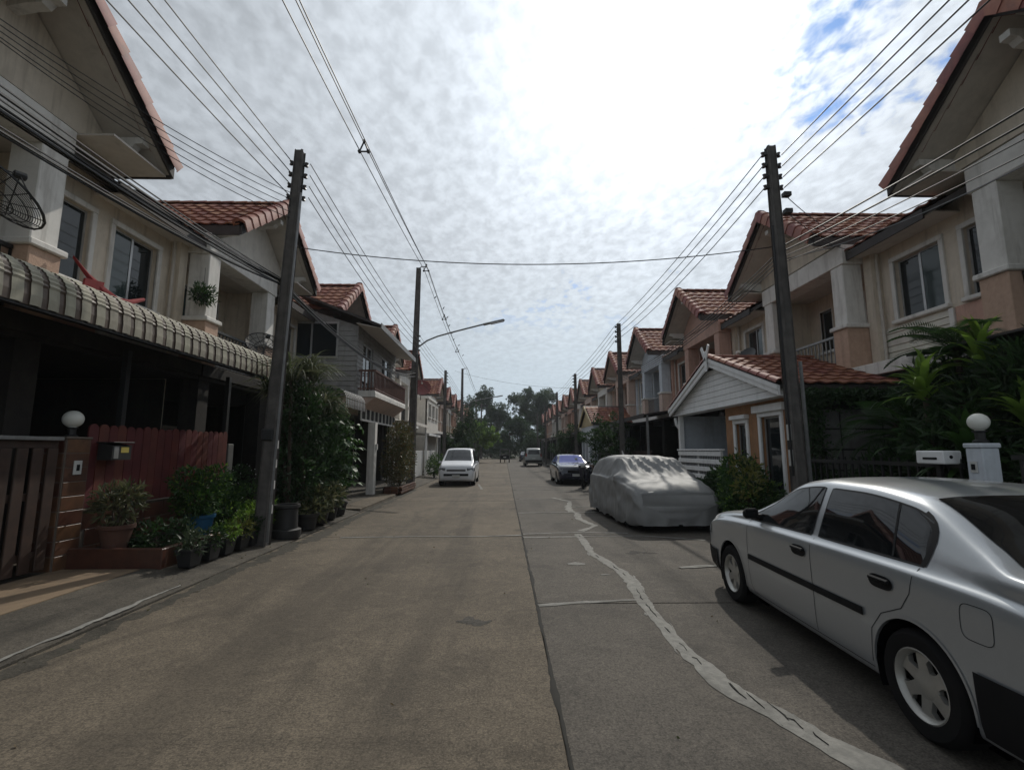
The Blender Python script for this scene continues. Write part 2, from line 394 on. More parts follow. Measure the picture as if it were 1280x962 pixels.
# ------------------------------------------------------------------ ground, road, pavements
tag(MB().add([(-3000, -3000, -.09), (3000, -3000, -.09), (3000, 3000, -.09), (-3000, 3000, -.09)], [(0, 1, 2, 3)]).build('ground', M['ground']), kind='structure')
road = tag(MB().box(-3.72, 4.32, -6, 88, -.08, -.022).build('road', M['joint']), kind='structure')
XJ = .345
def slab(x0, x1, y0, y1, m):
    e = .009
    MB().box(x0 + e, x1 - e, y0 + e, y1 - e, -.05, 0, .006).build('concrete_slab', m, road)
ys = [-6, 9.2, 15.4, 21.6, 27.8, 34, 40.2, 46.4, 52.6, 58.8, 65, 76, 88]
for a, b in zip(ys, ys[1:]): slab(-3.71, XJ, a, b, M['roadL'])
ys = [-6, 5.27, 9.3, 12.55, 16, 19.5, 23, 27.8, 34, 40.2, 46.4, 52.6, 58.8, 65, 76, 88]
for a, b in zip(ys, ys[1:]): slab(XJ, 4.31, a, b, M['roadR'])

def ribbon(pts, name, m, parent, z=.004, seed=1, jag=.25, step=.07, closed=False):
    """flat smear of filler along a polyline of (x, y, width), ragged edges, slightly domed"""
    rn = random.Random(seed); mb = MB(); L = []
    for (a, b) in zip(pts, pts[1:]):
        d = math.hypot(b[0] - a[0], b[1] - a[1]); n = max(2, int(d / step))
        for i in range(n):
            t = i / n; L.append([a[k] + (b[k] - a[k]) * t for k in range(3)])
    L.append(list(pts[-1])); vs = []; o1 = o2 = oc = 0
    for i, (x, y, wd) in enumerate(L):
        p, q = L[max(i - 1, 0)], L[min(i + 1, len(L) - 1)]
        dx, dy = q[0] - p[0], q[1] - p[1]; l = math.hypot(dx, dy) or 1; nx, ny = -dy / l, dx / l
        o1 = o1 * .6 + rn.uniform(-jag, jag); o2 = o2 * .6 + rn.uniform(-jag, jag); oc = oc * .8 + rn.uniform(-jag, jag) * .3
        h1, h2 = wd * (.5 + o1 * .5), wd * (.5 + o2 * .5); x += nx * wd * oc; y += ny * wd * oc
        vs += [(x + nx * h1, y + ny * h1, z), (x + nx * h1 * .35, y + ny * h1 * .35, z + .004), (x - nx * h2 * .35, y - ny * h2 * .35, z + .004), (x - nx * h2, y - ny * h2, z)]
    fs = [(4 * i + k, 4 * i + k + 1, 4 * i + k + 5, 4 * i + k + 4) for i in range(len(L) - 1) for k in range(3)]
    mb.add(vs, fs); return mb.build(name, m, parent, 40)
crack = [(1.95, 2.45, .19), (1.86, 2.65, .2), (1.78, 2.82, .17), (1.70, 3.09, .15), (1.58, 3.3, .15), (1.51, 3.58, .15), (1.47, 3.97, .13), (1.46, 4.24, .12), (1.47, 4.8, .12), (1.49, 5.36, .15), (1.57, 6.0, .16), (1.55, 6.6, .13), (1.46, 7.2, .14), (1.37, 7.7, .10), (1.41, 8.7, .13), (1.42, 9.4, .12)]
ribbon([(x, y, wd * 1.08) for x, y, wd in crack], 'crack_filler', M['filler'], road, seed=3, jag=.15, step=.05)
rc = random.Random(8)
for a, b in zip(crack[1:], crack[2:]):      # spatters and smears along the repair, a few holes showing the crack
    for q in range(1):
        t = rc.random(); sg = rc.choice((-1, 1)); x = a[0] + (b[0] - a[0]) * t + sg * rc.uniform(.03, .085); y = a[1] + (b[1] - a[1]) * t
        ribbon([(x - rc.uniform(.01, .03), y - rc.uniform(.04, .16), .008), (x, y, rc.uniform(.02, .06)), (x + rc.uniform(-.02, .02), y + rc.uniform(.04, .16), .008)], 'crack_filler', M['filler'], road, z=.0035, seed=rc.randint(0, 999), jag=.5, step=.025)
    for t in (.1, .38, .68):
        if rc.random() < .62: continue
        t += rc.uniform(-.08, .08); x = a[0] + (b[0] - a[0]) * t; y = a[1] + (b[1] - a[1]) * t
        ribbon([(x, y - .05, .004), (x + rc.uniform(-.015, .015), y + rc.uniform(0, .05), rc.uniform(.006, .013)), (x + (b[0] - a[0]) * .2 + rc.uniform(-.015, .015), y + rc.uniform(.06, .16), .003)], 'crack_line', M['joint'], road, z=.0105, seed=rc.randint(0, 999), jag=.7, step=.02)
ribbon([(XJ, -2 + i * .5, .014 + .012 * ((i * 7) % 3)) for i in range(60)], 'joint_dirt', M['joint'], road, z=.0015, seed=77, jag=.5, step=.06)
fill = [[(.36, 5.19, .07), (.9, 5.3, .075), (1.42, 5.38, .06)], [(.36, 9.42, .09), (.9, 9.52, .08), (1.5, 9.6, .09), (2.4, 9.5, .06)], [(.36, 9.06, .09), (1.4, 9.14, .08)],
        [(1.45, 9.15, .05), (2.6, 9.2, .05), (3.6, 8.75, .06)], [(-3.0, 9.1, .07), (-1.6, 9.2, .05), (-.6, 9.16, .06), (.33, 9.3, .09)], [(.36, 12.5, .10), (2.4, 12.6, .08)],
        [(1.84, 12.48, .14), (1.75, 11.4, .16), (1.95, 10.4, .13), (1.5, 9.7, .15)], [(1.62, 16.4, .14), (2.05, 15.2, .12), (1.8, 13.6, .18), (1.76, 12.6, .16)], [(1.8, 13.7, .12), (2.5, 13.8, .1)],
        [(.5, 15.9, .09), (2.6, 16.05, .08)], [(.5, 19.4, .1), (2.8, 19.6, .1)], [(2.4, 6.75, .10), (2.7, 6.84, .13), (3.0, 6.86, .08)], [(-1.2, 22.8, .09), (-.9, 19.8, .11)]]
for i, q in enumerate(fill): ribbon(q, 'crack_filler', M['filler'], road, seed=20 + i, z=.0045 + .0004 * i)
for i, (x, y, wd, l) in enumerate([(.9, 7.0, .16, .25), (1.25, 6.4, .07, .12)]):
    ribbon([(x, y, wd * .4), (x + l * .5, y + .02, wd), (x + l, y, wd * .4)], 'cement_spot', M['filler'], road, seed=60 + i, z=.004)

pave = MB()
prof = [(-3.715, -.06), (-3.72, .012), (-3.80, .03), (-3.88, .035), (-4.05, .055), (-4.5, .10), (-4.62, .10), (-4.62, -.06)]
pave.add([(x, y, z) for y in (-6, 88) for x, z in prof], [(i, i + 1, i + 9, i + 8) for i in range(7)])
pavement = tag(pave.build('pavement', M['kerb']), kind='structure')
ribbon([(-3.79, -4, .05), (-3.78, 2.0, .07), (-3.8, 4.0, .04), (-3.79, 5.0, .07), (-3.78, 5.9, .02)], 'mortar_fillet', M['filler'], pavement, z=.033, seed=91, step=.05, jag=.5)
ribbon([(-3.60, -3, .2), (-3.58, 3, .26), (-3.55, 5, .14), (-3.6, 7, .3), (-3.5, 9, .34), (-3.55, 12, .2), (-3.6, 20, .2)], 'gutter_dirt', M['gutter'], road, z=.002, seed=92, step=.05, jag=.4)
hc = random.Random(31)
for x, y, a, n in ():
    pts = []
    for k in range(n):
        pts.append((x, y, .002 + .002 * (k % 3))); a += hc.uniform(-.45, .45); x += math.cos(a) * .07; y += math.sin(a) * .07
    ribbon(pts, 'hairline_crack', M['joint'], road, z=.0018, seed=n, step=.03, jag=.4)
for x, y, l, wd in ((-.45, 4.75, .34, .16), (1.9, 7.7, .5, .25)):
    ribbon([(x, y, wd * .2), (x + l * .3, y + .03, wd), (x + l * .7, y - .02, wd * .8), (x + l, y + .02, wd * .15)], 'oil_stain', M['stain'], road, z=.0014, seed=int(wd * 100), step=.02, jag=.45)
tag(MB().box(4.33, 5.05, -6, 88, -.06, .07, .012).build('pavement', M['kerb']), kind='structure')
tag(MB().box(-5.62, -4.60, 1.0, 6.36, -.02, .108).build('driveway', M['tan']), kind='structure')
tag(MB().box(-4.62, -3.74, 12.8, 16.9, -.02, .085, .01).build('driveway', M['roadL']), kind='structure')
tag(MB().box(-30, -4.62, -6, 88, -.07, .095).build('yard', M['kerb']), kind='structure')
tag(MB().box(5.05, 30, -6, 88, -.07, .065).build('yard', M['kerb']), kind='structure')

# ------------------------------------------------------------------ roof tiles
TW, TL = .30, .33
def tile_mesh():
    mb = MB(); n = 6; vs = []
    for v, lift in ((0, .035), (TL + .04, .0)):
        for i in range(n + 1):
            u = i / n; h = .03 * (.5 + .5 * math.cos(2 * math.pi * (u - .25)))
            vs.append((u * TW, v, h + lift))
    for i in range(n + 1):
        u = i / n; h = .03 * (.5 + .5 * math.cos(2 * math.pi * (u - .25)))
        vs.append((u * TW, 0, h + .006))
    fs = [(i, i + 1, n + 2 + i, n + 1 + i) for i in range(n)] + [(2 * (n + 1) + i, 2 * (n + 1) + i + 1, i + 1, i) for i in range(n)]
    return mb.add(vs, fs)
TILE = tile_mesh(); TILE_ME = TILE.mesh('tile', M['tile'], 50)
def cap_mesh(L=.36, r=.09):
    mb = MB(); n = 6; vs = []
    for y, rr in ((0, r * 1.1), (L, r * .92)):
        for i in range(n + 1):
            a = math.pi * i / n; vs.append((math.cos(a) * rr, y, math.sin(a) * rr * .85))
    vs += [(math.cos(math.pi * i / n) * r * .9, 0, math.sin(math.pi * i / n) * r * .68) for i in range(n + 1)]
    fs = [(i, i + 1, n + 2 + i, n + 1 + i) for i in range(n)] + [(2 * n + 2 + i, 2 * n + 3 + i, i + 1, i) for i in range(n)]
    return mb.add(vs, fs)
CAP = cap_mesh(); CAP_ME = CAP.mesh('ridge_tile', M['tile'], 50); 
def rake_cap(L=.40):
    mb = MB(); vs = []
    for y, k in ((0, 1.12), (L, .94)):
        vs += [(x * k, y, z * k + (.02 if y == 0 else 0)) for x, z in ((-.12, -.17), (-.12, .02), (-.07, .07), (0, .085), (.07, .07), (.12, .02), (.12, -.17))]
    vs += [(x, 0, z) for x, z in ((-.11, -.17), (-.11, .0), (-.06, .045), (0, .055), (.06, .045), (.11, .0), (.11, -.17))]
    return mb.add(vs, [(i, i + 1, i + 8, i + 7) for i in range(6)] + [(14 + i, 15 + i, i + 1, i) for i in range(6)])
RCAP = rake_cap(); RCAP_ME = RCAP.mesh('rake_tile', M['raketile'], 50)

def frame(o, u, v):
    u = Vector(u).normalized(); v = Vector(v).normalized(); n = u.cross(v)
    m = Matrix.Identity(4)
    for i in range(3):
        m[i][0], m[i][1], m[i][2], m[i][3] = u[i], v[i], n[i], o[i]
    return m
def slope_frames(o, u, v, nu, nv, keep=None):
    """matrices of the tiles on a slope: origin at a lower corner, u along the eave, v up the slope (u x v points up)"""
    u = Vector(u).normalized(); v = Vector(v).normalized(); o = Vector(o); L = []
    for j in range(nv):
        for i in range(nu):
            p = o + u * (i * TW) + v * (j * TL)
            if keep is None or keep(p): L.append(frame(p, u, v))
    return L
def joined(src, frames, name, m, parent, key=None):
    def mk():
        mb = MB()
        for F in frames: mb.add([F @ Vector(q) for q in src.v], src.f)
        me = bpy.data.meshes.new(name); me.from_pydata(mb.v, [], mb.f); me.materials.append(m); me.shade_smooth(); me.set_sharp_from_angle(angle=R(50))
        return me
    if not frames: return None
    return tag(obj(name, cached(key, mk) if key else mk(), parent), kind='stuff')
def cap_frames(p0, p1, up, step=.33):
    p0, p1 = Vector(p0), Vector(p1); d = (p1 - p0); n = max(1, round(d.length / step)); d.normalize()
    u = d.cross(Vector(up)); L = []
    for i in range(n): L.append(frame(p0 + (p1 - p0) * (i / n), u, d))
    return L

# ------------------------------------------------------------------ row house
def wall_openings(mb, d, y0, y1, z0, z1, ops, rev=.12):
    yy = sorted({y0, y1, *[o[0] for o in ops], *[o[1] for o in ops]}); zs = sorted({z0, z1, *[o[2] for o in ops], *[o[3] for o in ops]})
    for a, b in zip(yy, yy[1:]):
        for c, e in zip(zs, zs[1:]):
            if any(o[0] - 1e-6 <= a and b <= o[1] + 1e-6 and o[2] - 1e-6 <= c and e <= o[3] + 1e-6 for o in ops): continue
            mb.add([(d, a, c), (d, b, c), (d, b, e), (d, a, e)], [(0, 1, 2, 3)])
    for a, b, c, e in ops:
        D = d + rev
        mb.add([(d, a, c), (d, b, c), (d, b, e), (d, a, e), (D, a, c), (D, b, c), (D, b, e), (D, a, e)], [(0, 1, 5, 4), (1, 2, 6, 5), (2, 3, 7, 6), (3, 0, 4, 7)])

def window(parent, sx, d, y0, y1, z0, z1, leaves=2, frame_m='trim', surround=True):
    """one window in a street-facing wall: surround > leaf frames, panes, sill"""
    k = (sx, round(d, 3), y0, y1, z0, z1, leaves, surround)
    def fr():
        mb = MB(sx); t = .09
        if surround:
            mb.box(d - .045, d + .02, y0 - t, y1 + t, z1, z1 + t, .008); mb.box(d - .04, d + .02, y0 - t, y0, z0, z1 - .001, .008)
            mb.box(d - .04, d + .02, y1, y1 + t, z0, z1 - .001, .008)
        else:
            mb.box(d - .01, d + .05, y0 - .03, y1 + .03, z1, z1 + .03); mb.box(d - .01, d + .05, y0 - .03, y0, z0, z1); mb.box(d - .01, d + .05, y1, y1 + .03, z0, z1)
        return mb.mesh('window', M['trim'])
    wn = inst('window', cached(('wf',) + k, fr), parent, M[frame_m])
    def sl():
        return MB(sx).box(d - .10, d + .06, y0 - .11, y1 + .11, z0 - .075, z0 - .001, .012).mesh('sill', M['trim'])
    inst('sill', cached(('ws',) + k, sl), wn, M[frame_m])
    wd = (y1 - y0) / leaves
    for i in range(leaves):
        a, b = y0 + i * wd + .004, y0 + (i + 1) * wd - .004; D = d + .06 + .025 * (i % 2)
        def lf():
            mb = MB(sx); t = .035
            mb.box(D, D + .03, a, b, z0, z0 + t); mb.box(D, D + .03, a, b, z1 - t, z1); mb.box(D, D + .03, a, a + t, z0 + t, z1 - t); mb.box(D, D + .03, b - t, b, z0 + t, z1 - t)
            return mb.mesh('leaf_frame', M['alu'])
        inst('leaf_frame', cached(('wl', i) + k, lf), wn)
        def pn():
            return MB(sx).box(D + .01, D + .02, a + .03, b - .03, z0 + .03, z1 - .03).mesh('pane', M['glass'])
        inst('pane', cached(('wp', i) + k, pn), wn, M['glass_reflect'] if (i + leaves) % 2 == 0 else None)
    return wn

PER = 6.05
GP, GE, GH, GL = 7.74, 6.22, 1.98, 4.4        # gable: peak height, eave height, half width, length of ridge
SL = (GP - GE) / GH
def house(side, yp, label, wall='cream', base='pink', gable='offwhite', detail=0, ext=True, bars='iron', tymp=None):
    sx = 1 if side == 'R' else -1; g = 6.8 if side == 'R' else 5.5; fc = 1.2 if side == 'R' else .88
    e = empty('row_house', (sx * g, yp, 0), label, 'house', 'row houses lining the street')
    Y0, Y1 = -2.02, 4.03
    W1 = (1.45, 1.97, 4.2, 5.42); W2 = (2.43, 3.46, 4.2, 5.42); DB = (-.9, -.1, 3.36, 5.35); WB = (.25, .7, 4.2, 5.3) if side == 'R' else (.15, .5, 4.2, 5.3)
    def wl():
        mb = MB(sx)
        wall_openings(mb, 1.2, fc - .05, Y1, 3.05, 6.1, [W1, W2])
        wall_openings(mb, 1.85, Y0, fc - .05, 3.05, 6.1, [DB, WB])
        mb.add([(1.2, fc - .05, 3.05), (1.85, fc - .05, 3.05), (1.85, fc - .05, 6.1), (1.2, fc - .05, 6.1)], [(0, 1, 2, 3)])
        for y in (Y0 + .003, Y1 - .003): mb.add([(1.2, y, 0), (8.5, y, 0), (8.5, y, 5.9), (4.4, y, 7.4), (1.2, y, 5.95)], [(0, 1, 2, 3, 4)])
        mb.add([(8.5, Y0, 0), (8.5, Y1, 0), (8.5, Y1, 5.9), (8.5, Y0, 5.9)], [(0, 1, 2, 3)])
        mb.box(1.0, 1.2, Y1 - .22, Y1 - .004, 3.05, 5.95)
        return mb.mesh('wall', M['cream'])
    inst('wall', cached((side, 'wall'), wl), e, M[wall])
    window(e, sx, 1.2, *W1, leaves=1); window(e, sx, 1.2, *W2, leaves=2); window(e, sx, 1.85, *WB, leaves=1, surround=False)
    dr = window(e, sx, 1.85, *DB, leaves=2, surround=False); dr.name = 'balcony_door'
    # ground floor wall far back in the carport
    def gw():
        mb = MB(sx); wall_openings(mb, 4.2, Y0, Y1, 0.05, 3.05, [(-1.2, .7, .1, 2.3), (1.7, 3.2, .9, 2.2)]); mb.box(4.3, 4.34, Y0, Y1, .05, 3.0)
        return mb.mesh('ground_floor_wall', M['cream'])
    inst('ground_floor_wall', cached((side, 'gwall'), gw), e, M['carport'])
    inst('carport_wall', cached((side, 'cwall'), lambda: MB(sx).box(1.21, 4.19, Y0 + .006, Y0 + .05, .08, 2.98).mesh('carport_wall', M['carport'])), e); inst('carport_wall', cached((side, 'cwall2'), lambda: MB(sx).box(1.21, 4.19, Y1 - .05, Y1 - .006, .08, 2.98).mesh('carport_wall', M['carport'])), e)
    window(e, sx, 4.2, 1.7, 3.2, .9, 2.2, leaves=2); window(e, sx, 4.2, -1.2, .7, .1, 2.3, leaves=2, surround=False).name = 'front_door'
    inst('floor_slab', cached((side, 'slab'), lambda: MB(sx).box(.5, 8.4, Y0 + .01, Y1 - .01, 3.06, 3.3, .01).mesh('floor_slab', M['trim'])), e, M['carport' if side == 'L' and detail == 2 else 'trim'])  # left near slabs take the plaster colour with shade painted in
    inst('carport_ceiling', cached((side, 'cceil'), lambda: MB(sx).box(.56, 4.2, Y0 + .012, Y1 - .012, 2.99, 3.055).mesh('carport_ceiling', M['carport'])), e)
    # band of siding under the windows, framed by mouldings
    if detail >= 1:
        n = 6; h = (4.1 - 3.32) / n
        for (a, b) in ((fc + .02, 1.45 - .1), (2.36, 3.98)) if side == 'R' else ((2.36, 3.98),):
            for i in range(n):
                z = 3.32 + i * h
                def bd(z=z, a=a, b=b):
                    mb = MB(sx); mb.prism([(1.2, a, z), (1.165, a, z + .004), (1.178, a, z + h - .012), (1.2, a, z + h - .012)], (0, b - a, 0)); return mb.mesh('siding_board', M['creamsiding'])
                inst('siding_board', cached((side, 'sid', i, round(a, 2)), bd), e)
        def pl():
            mb = MB(sx)
            return mb.box(1.14, 1.2, 0, .1, 3.3, 4.1, .008).mesh('moulding', M['trim'])
        for a in (1.39, 2.27): inst('moulding', cached((side, 'mould'), pl), e, loc=(0, a, 0))
        inst('panel', cached((side, 'pinkpanel'), lambda: MB(sx).box(1.17, 1.2, 1.5, 2.26, 3.3, 4.1).mesh('panel', M['pink'])), e, M[base])
    # columns with plinths and caps
    for y0, y1 in ((Y0 + .02, Y0 + .46), (fc - .44, fc)):
        key = round(y0, 2)
        c = inst('column', cached((side, 'col', key), lambda: MB(sx).box(.58, 1.0, y0 + .03, y1 - .03, 4.28, 5.62, .012).mesh('column', M['trim'])), e, M['trim' if wall in ('cream', 'offwhite') else wall])
        inst('column_base', cached((side, 'colb', key), lambda: MB(sx).box(.54, 1.04, y0, y1, 3.301, 4.19, .012).mesh('column_base', M['stucco'])), c, M['stucco' if base == 'pink' else base])
        inst('column_cap', cached((side, 'colc', key), lambda: MB(sx).box(.49, 1.09, y0 - .05, y1 + .05, 4.19, 4.28, .015).mesh('column_cap', M['trim'])), c, M['trim'])
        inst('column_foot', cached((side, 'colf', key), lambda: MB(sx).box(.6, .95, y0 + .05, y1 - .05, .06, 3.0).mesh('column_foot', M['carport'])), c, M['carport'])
    inst('beam', cached((side, 'beam'), lambda: MB(sx).box(.56, 1.02, Y0, fc + .02, 5.62, 6.06, .012).mesh('beam', M['trim'])), e, M['trim' if wall in ('cream', 'offwhite') else wall])
    inst('ceiling', cached((side, 'ceil'), lambda: MB(sx).box(1.02, 1.85, Y0, fc - .05, 5.7, 5.76).mesh('ceiling', M['soffit'])), e)
    inst('downpipe', cached((side, 'dpipe'), lambda: MB(sx).tube([(1.13, 3.80, 5.75), (1.12, 3.80, 5.6), (1.12, 3.80, 3.3)], .035, 8).mesh('downpipe', M['galv'], 60)), e, M['soffit'])
    # balcony railing
    def rl():
        mb = MB(sx); a, b = Y0 + .48, fc - .46
        mb.box(.72, .78, a, b, 4.12, 4.17); mb.box(.73, .77, a, b, 3.38, 3.41)
        n = int((b - a) / .13)
        for i in range(n + 1):
            y = a + (b - a) * i / n; mb.box(.74, .76, y - .012, y + .012, 3.41, 4.12)
        return mb.mesh('railing', M['galv'])
    inst('railing', cached((side, 'rail'), rl), e, M['galv'] if bars == 'galv' else M[bars])
    # gable wall, soffit, brackets
    def ty():
        return MB(sx).prism([(.72, -GH + .15, GE - .04), (.72, GH - .15, GE - .04), (.72, 0, GP - .17)], (.12, 0, 0)).mesh('gable_wall', M['cream'])
    inst('gable_wall', cached((side, 'tymp'), ty), e, M[tymp or gable])
    sd = .17
    def so():
        mb = MB(sx)
        for s in (-1, 1): mb.prism([(.03, s * GH, GE - sd + .03), (.03, 0.004 * s, GP - sd + .03), (.03, .004 * s, GP - sd + .055), (.03, s * GH, GE - sd + .055)], (1.1, 0, 0))
        return mb.mesh('soffit', M['soffit'])
    inst('soffit', cached((side, 'soff'), so), e)
    def fl():
        mb = MB(sx)     # flat soffits closing the gable's feet and the recessed eave
        mb.box(.06, 1.25, fc + .03, GH - .02, GE - .19, GE - .16); mb.box(.72, 1.25, GH, Y1 - .0, 5.74, 5.77)
        return mb.mesh('eave_soffit', M['soffit'])
    inst('eave_soffit', cached((side, 'fsoff'), fl), e)
    for (y, z, s) in ((-GH + .42, GE + .18, 1), (GH - .42, GE + .18, -1), (0, GP - .42, 0)):
        def bk():
            mb = MB(sx); pts = [(.72, 0, -.16), (.72, 0, .09), (.12, 0, .09), (.12, 0, -.01), (.24, 0, -.02), (.3, 0, -.09), (.46, 0, -.1)]
            mb.prism([(a, -.07, c) for a, _, c in pts], (0, .14, 0)); return mb.mesh('bracket', M['trim'])
        inst('bracket', cached((side, 'brk'), bk), e, M['trim'], loc=(0, y, z - .08))
    # roofs
    def rf():
        mb = MB(sx); t = .13
        for s in (-1, 1): mb.prism([(0, s * GH, GE - t), (0, s * .002, GP - t), (0, s * .002, GP), (0, s * GH, GE)], (GL, 0, 0))
        z = lambda d: 5.85 + (d - .7) * .466
        for (d0, a, b) in ((.7, fc, Y1), (1.3, Y0, fc)):
            mb.prism([(d0, a, z(d0) - .1), (4.4, a, z(4.4) - .1), (4.4, a, z(4.4)), (d0, a, z(d0))], (0, b - a, 0))
        mb.prism([(4.4, Y0, z(4.4) - .1), (8.9, Y0, 5.6), (8.9, Y0, 5.7), (4.4, Y0, z(4.4))], (0, Y1 - Y0, 0))
        return mb.mesh('roof', M['fascia'])
    roof = inst('roof', cached((side, 'roof'), rf), e)
    def bb():
        mb = MB(sx)
        for s in (-1, 1): mb.prism([(-.04, s * (GH + .02), GE - .2), (-.04, s * .002, GP - .18), (-.04, s * .002, GP + .0), (-.04, s * (GH + .02), GE - .02)], (.036, 0, 0))
        for s in (-1, 1): mb.box(-.0, 1.2, s * GH - .015 + .018 * s, s * GH + .015 + .018 * s, GE - .2, GE - .0)
        mb.box(.64, .675, fc + .9, Y1, 5.68, 5.86)
        return mb.mesh('barge_board', M['fascia'])
    inst('barge_board', cached((side, 'barge'), bb), roof, M['fascia'])
    def keep(p):
        d = abs(p.x) + .2; y = p.y; return p.z + .2 > 5.85 + (d - .7) * .466 and d < GL + .1
    ux = Vector((1, 0, 0))
    slen = math.hypot(GH, GP - GE); nv = int(slen / TL)
    vn = Vector((0, GH, GP - GE)).normalized(); vf = Vector((0, -GH, GP - GE)).normalized()
    xs = 0 if sx > 0 else -15 * TW
    near = slope_frames((xs, -GH - .04, GE + .0), (1, 0, 0), vn, 15, nv, keep)
    far = slope_frames((xs + 15 * TW, GH + .04, GE + .0), (-1, 0, 0), vf, 15, nv, lambda p: keep(p - Vector((TW, 0, 0))) if sx > 0 else keep(p))
    rake = []
    for s in (-1, 1): rake += cap_frames((-sx * .0, s * (GH + .06), GE + .02), (-sx * .0, 0, GP + .05), Vector((0, -s * (GP - GE), GH)) * -1 if False else Vector((0, s * (GP - GE), GH)))
    ridge = cap_frames((sx * .0, 0, GP + .02), (sx * GL, 0, GP + .02), (0, 0, 1))
    if detail >= 2:
        for F in near: obj('tile', TILE_ME, roof, mtx=F)
        for F in rake: obj('rake_tile', RCAP_ME, roof, mtx=F)
        for F in ridge: obj('ridge_tile', CAP_ME, roof, mtx=F)
    else:
        joined(TILE, near, 'tiles', M['tile'], roof, (side, 'tn')); joined(RCAP, rake, 'rake_tiles', M['raketile'], roof, (side, 'rk')); joined(CAP, ridge, 'ridge_tiles', M['tile'], roof, (side, 'rd'))
    joined(TILE, far, 'tiles', M['tile'], roof, (side, 'tf'))
    z0 = 5.87; vm_ = Vector((sx, 0, .466)).normalized(); n2 = int((Y1 - GH) / TW)
    main = slope_frames((sx * .64, Y1 if sx > 0 else Y1 - n2 * TW, z0), (0, -1 * sx, 0), vm_, n2 + (1 if sx > 0 else 1), 12)
    joined(TILE, main, 'tiles', M['tile'], roof, (side, 'tm'))
    return e

LP = [5.43 + PER * i for i in range(14)]; RP = [5.78 + PER * i for i in range(14)]
house('L', LP[0], 'cream row house at left edge, above the near half of the striped awning', detail=2, tymp='cream')
house('L', LP[1], 'cream row house behind the nearest left utility pole', detail=2, tymp='offwhite')
house('L', LP[2], 'row house whose red gable rises behind the grey sided extension', wall='offwhite', detail=2, tymp='pink')
house('L', LP[3], 'white row house just beyond the balcony, red dish before its wall', wall='offwhite', base='offwhite', detail=1)
house('L', LP[4], 'white row house with steep gable beyond the red dish', wall='offwhite', base='offwhite', detail=1, tymp='offwhite')
LW = ['palepink', 'offwhite', 'palepink', 'cream', 'pink', 'offwhite', 'palepink', 'cream', 'offwhite']
ORD = ['sixth', 'seventh', 'eighth', 'ninth', 'tenth', 'eleventh', 'twelfth', 'thirteenth', 'fourteenth']
for i in range(5, 14):
    if i == 5: continue
    house('L', LP[i], f'distant row house on the left, {ORD[i-5]} gable from the camera', wall=LW[i - 5], base=LW[i - 5], gable='palepink', detail=0)
house('R', RP[0], 'cream row house at right edge above the silver sedan', detail=2, tymp='cream')
house('R', RP[1], 'cream row house behind the nearest right utility pole', detail=2, tymp='cream', bars='galv')
house('R', RP[2], 'salmon pink row house behind the white porch gable', wall='pink', base='pink', gable='pink', detail=2)
house('R', RP[3], 'pale blue white row house next after the salmon one', wall='bluewhite', base='palepink', gable='bluewhite', detail=2, bars='galv')
house('R', RP[4], 'pale pink row house behind the second right pole', wall='palepink', base='palepink', gable='palepink', detail=2, bars='galv')
RW = ['cream', 'palepink', 'offwhite', 'pink', 'palepink', 'cream', 'offwhite', 'palepink', 'pink']
for i in range(5, 14):
    house('R', RP[i], f'distant row house on the right, {ORD[i-5]} gable from the camera', wall=RW[i - 5], base=RW[i - 5], gable=RW[i - 5], detail=0)

# ------------------------------------------------------------------ utility poles
def utility_pole(x, y, h, label, insul=(), w0=.24, w1=.17, lean=(0, 0), arm_side=1, extra=None, rz=0):
    e = empty('utility_pole', (x, y, 0), label, 'pole', 'concrete utility poles')
    mb = MB(); a, b = w0 / 2, w1 / 2; c = .025
    def ring(r, z, ox, oy): return [(ox + sxx * (r - (c if k == 0 else 0)), oy + syy * (r - (c if k else 0)), z) for sxx, syy, ks in ((-1, -1, (0, 1)), (1, -1, (1, 0)), (1, 1, (0, 1)), (-1, 1, (1, 0))) for k in ks]
    vs = []; n = 8
    for i in range(n + 1):
        t = i / n; vs += ring(a + (b - a) * t, h * t - .1 * (i == 0), lean[0] * t, lean[1] * t)
    fs = [(i * 8 + k, i * 8 + (k + 1) % 8, (i + 1) * 8 + (k + 1) % 8, (i + 1) * 8 + k) for i in range(n) for k in range(8)] + [tuple(range(8)), tuple(range(n * 8, n * 8 + 8))]
    mb.add(vs, fs); mb.build('shaft', M['pole'], e)
    for z, s in insul:
        t = z / h; cx = lean[0] * t; cy = lean[1] * t; r = a + (b - a) * t
        q = MB().box(min(cx + s * r, cx + s * (r + .06)), max(cx + s * r, cx + s * (r + .06)), cy - .03, cy + .03, z - .02, z + .02).build('bracket', M['iron'], e)
        MB().lathe([(.015, -.04), (.034, -.036), (.022, -.01), (.022, .01), (.034, .036), (.015, .04)], (cx + s * (r + .06), cy, z), 10).build('insulator', M['porcelain'], e, 40)
    return e, (lambda z: (x + lean[0] * z / h, y + lean[1] * z / h))
INS = (6.72, 6.5, 6.28, 6.06)
lp1, _ = utility_pole(-4.0, 8.2, 7.05, 'weathered concrete pole on the left between the striped awning and tall bush', [(z + .1, -1) for z in INS] + [(z + .06, 1) for z in INS], lean=(.23, 0), w0=.23, w1=.16)
MB().box(-.07, .13, -.13, .13, 1.75, 1.95, .02).build('clamp', M['iron'], lp1); MB().tube([(.14, -.08, .1), (.22, -.07, 3.2), (.32, -.06, 6.2)], .022, 6).build('conduit', M['galv'], lp1)
for z in (.55, .95, 1.3, 1.62): MB().box(.112 + .028 * z, .117 + .028 * z, -.06, .05, z, z + .14).build('paper_notice', M['poleband'], lp1)
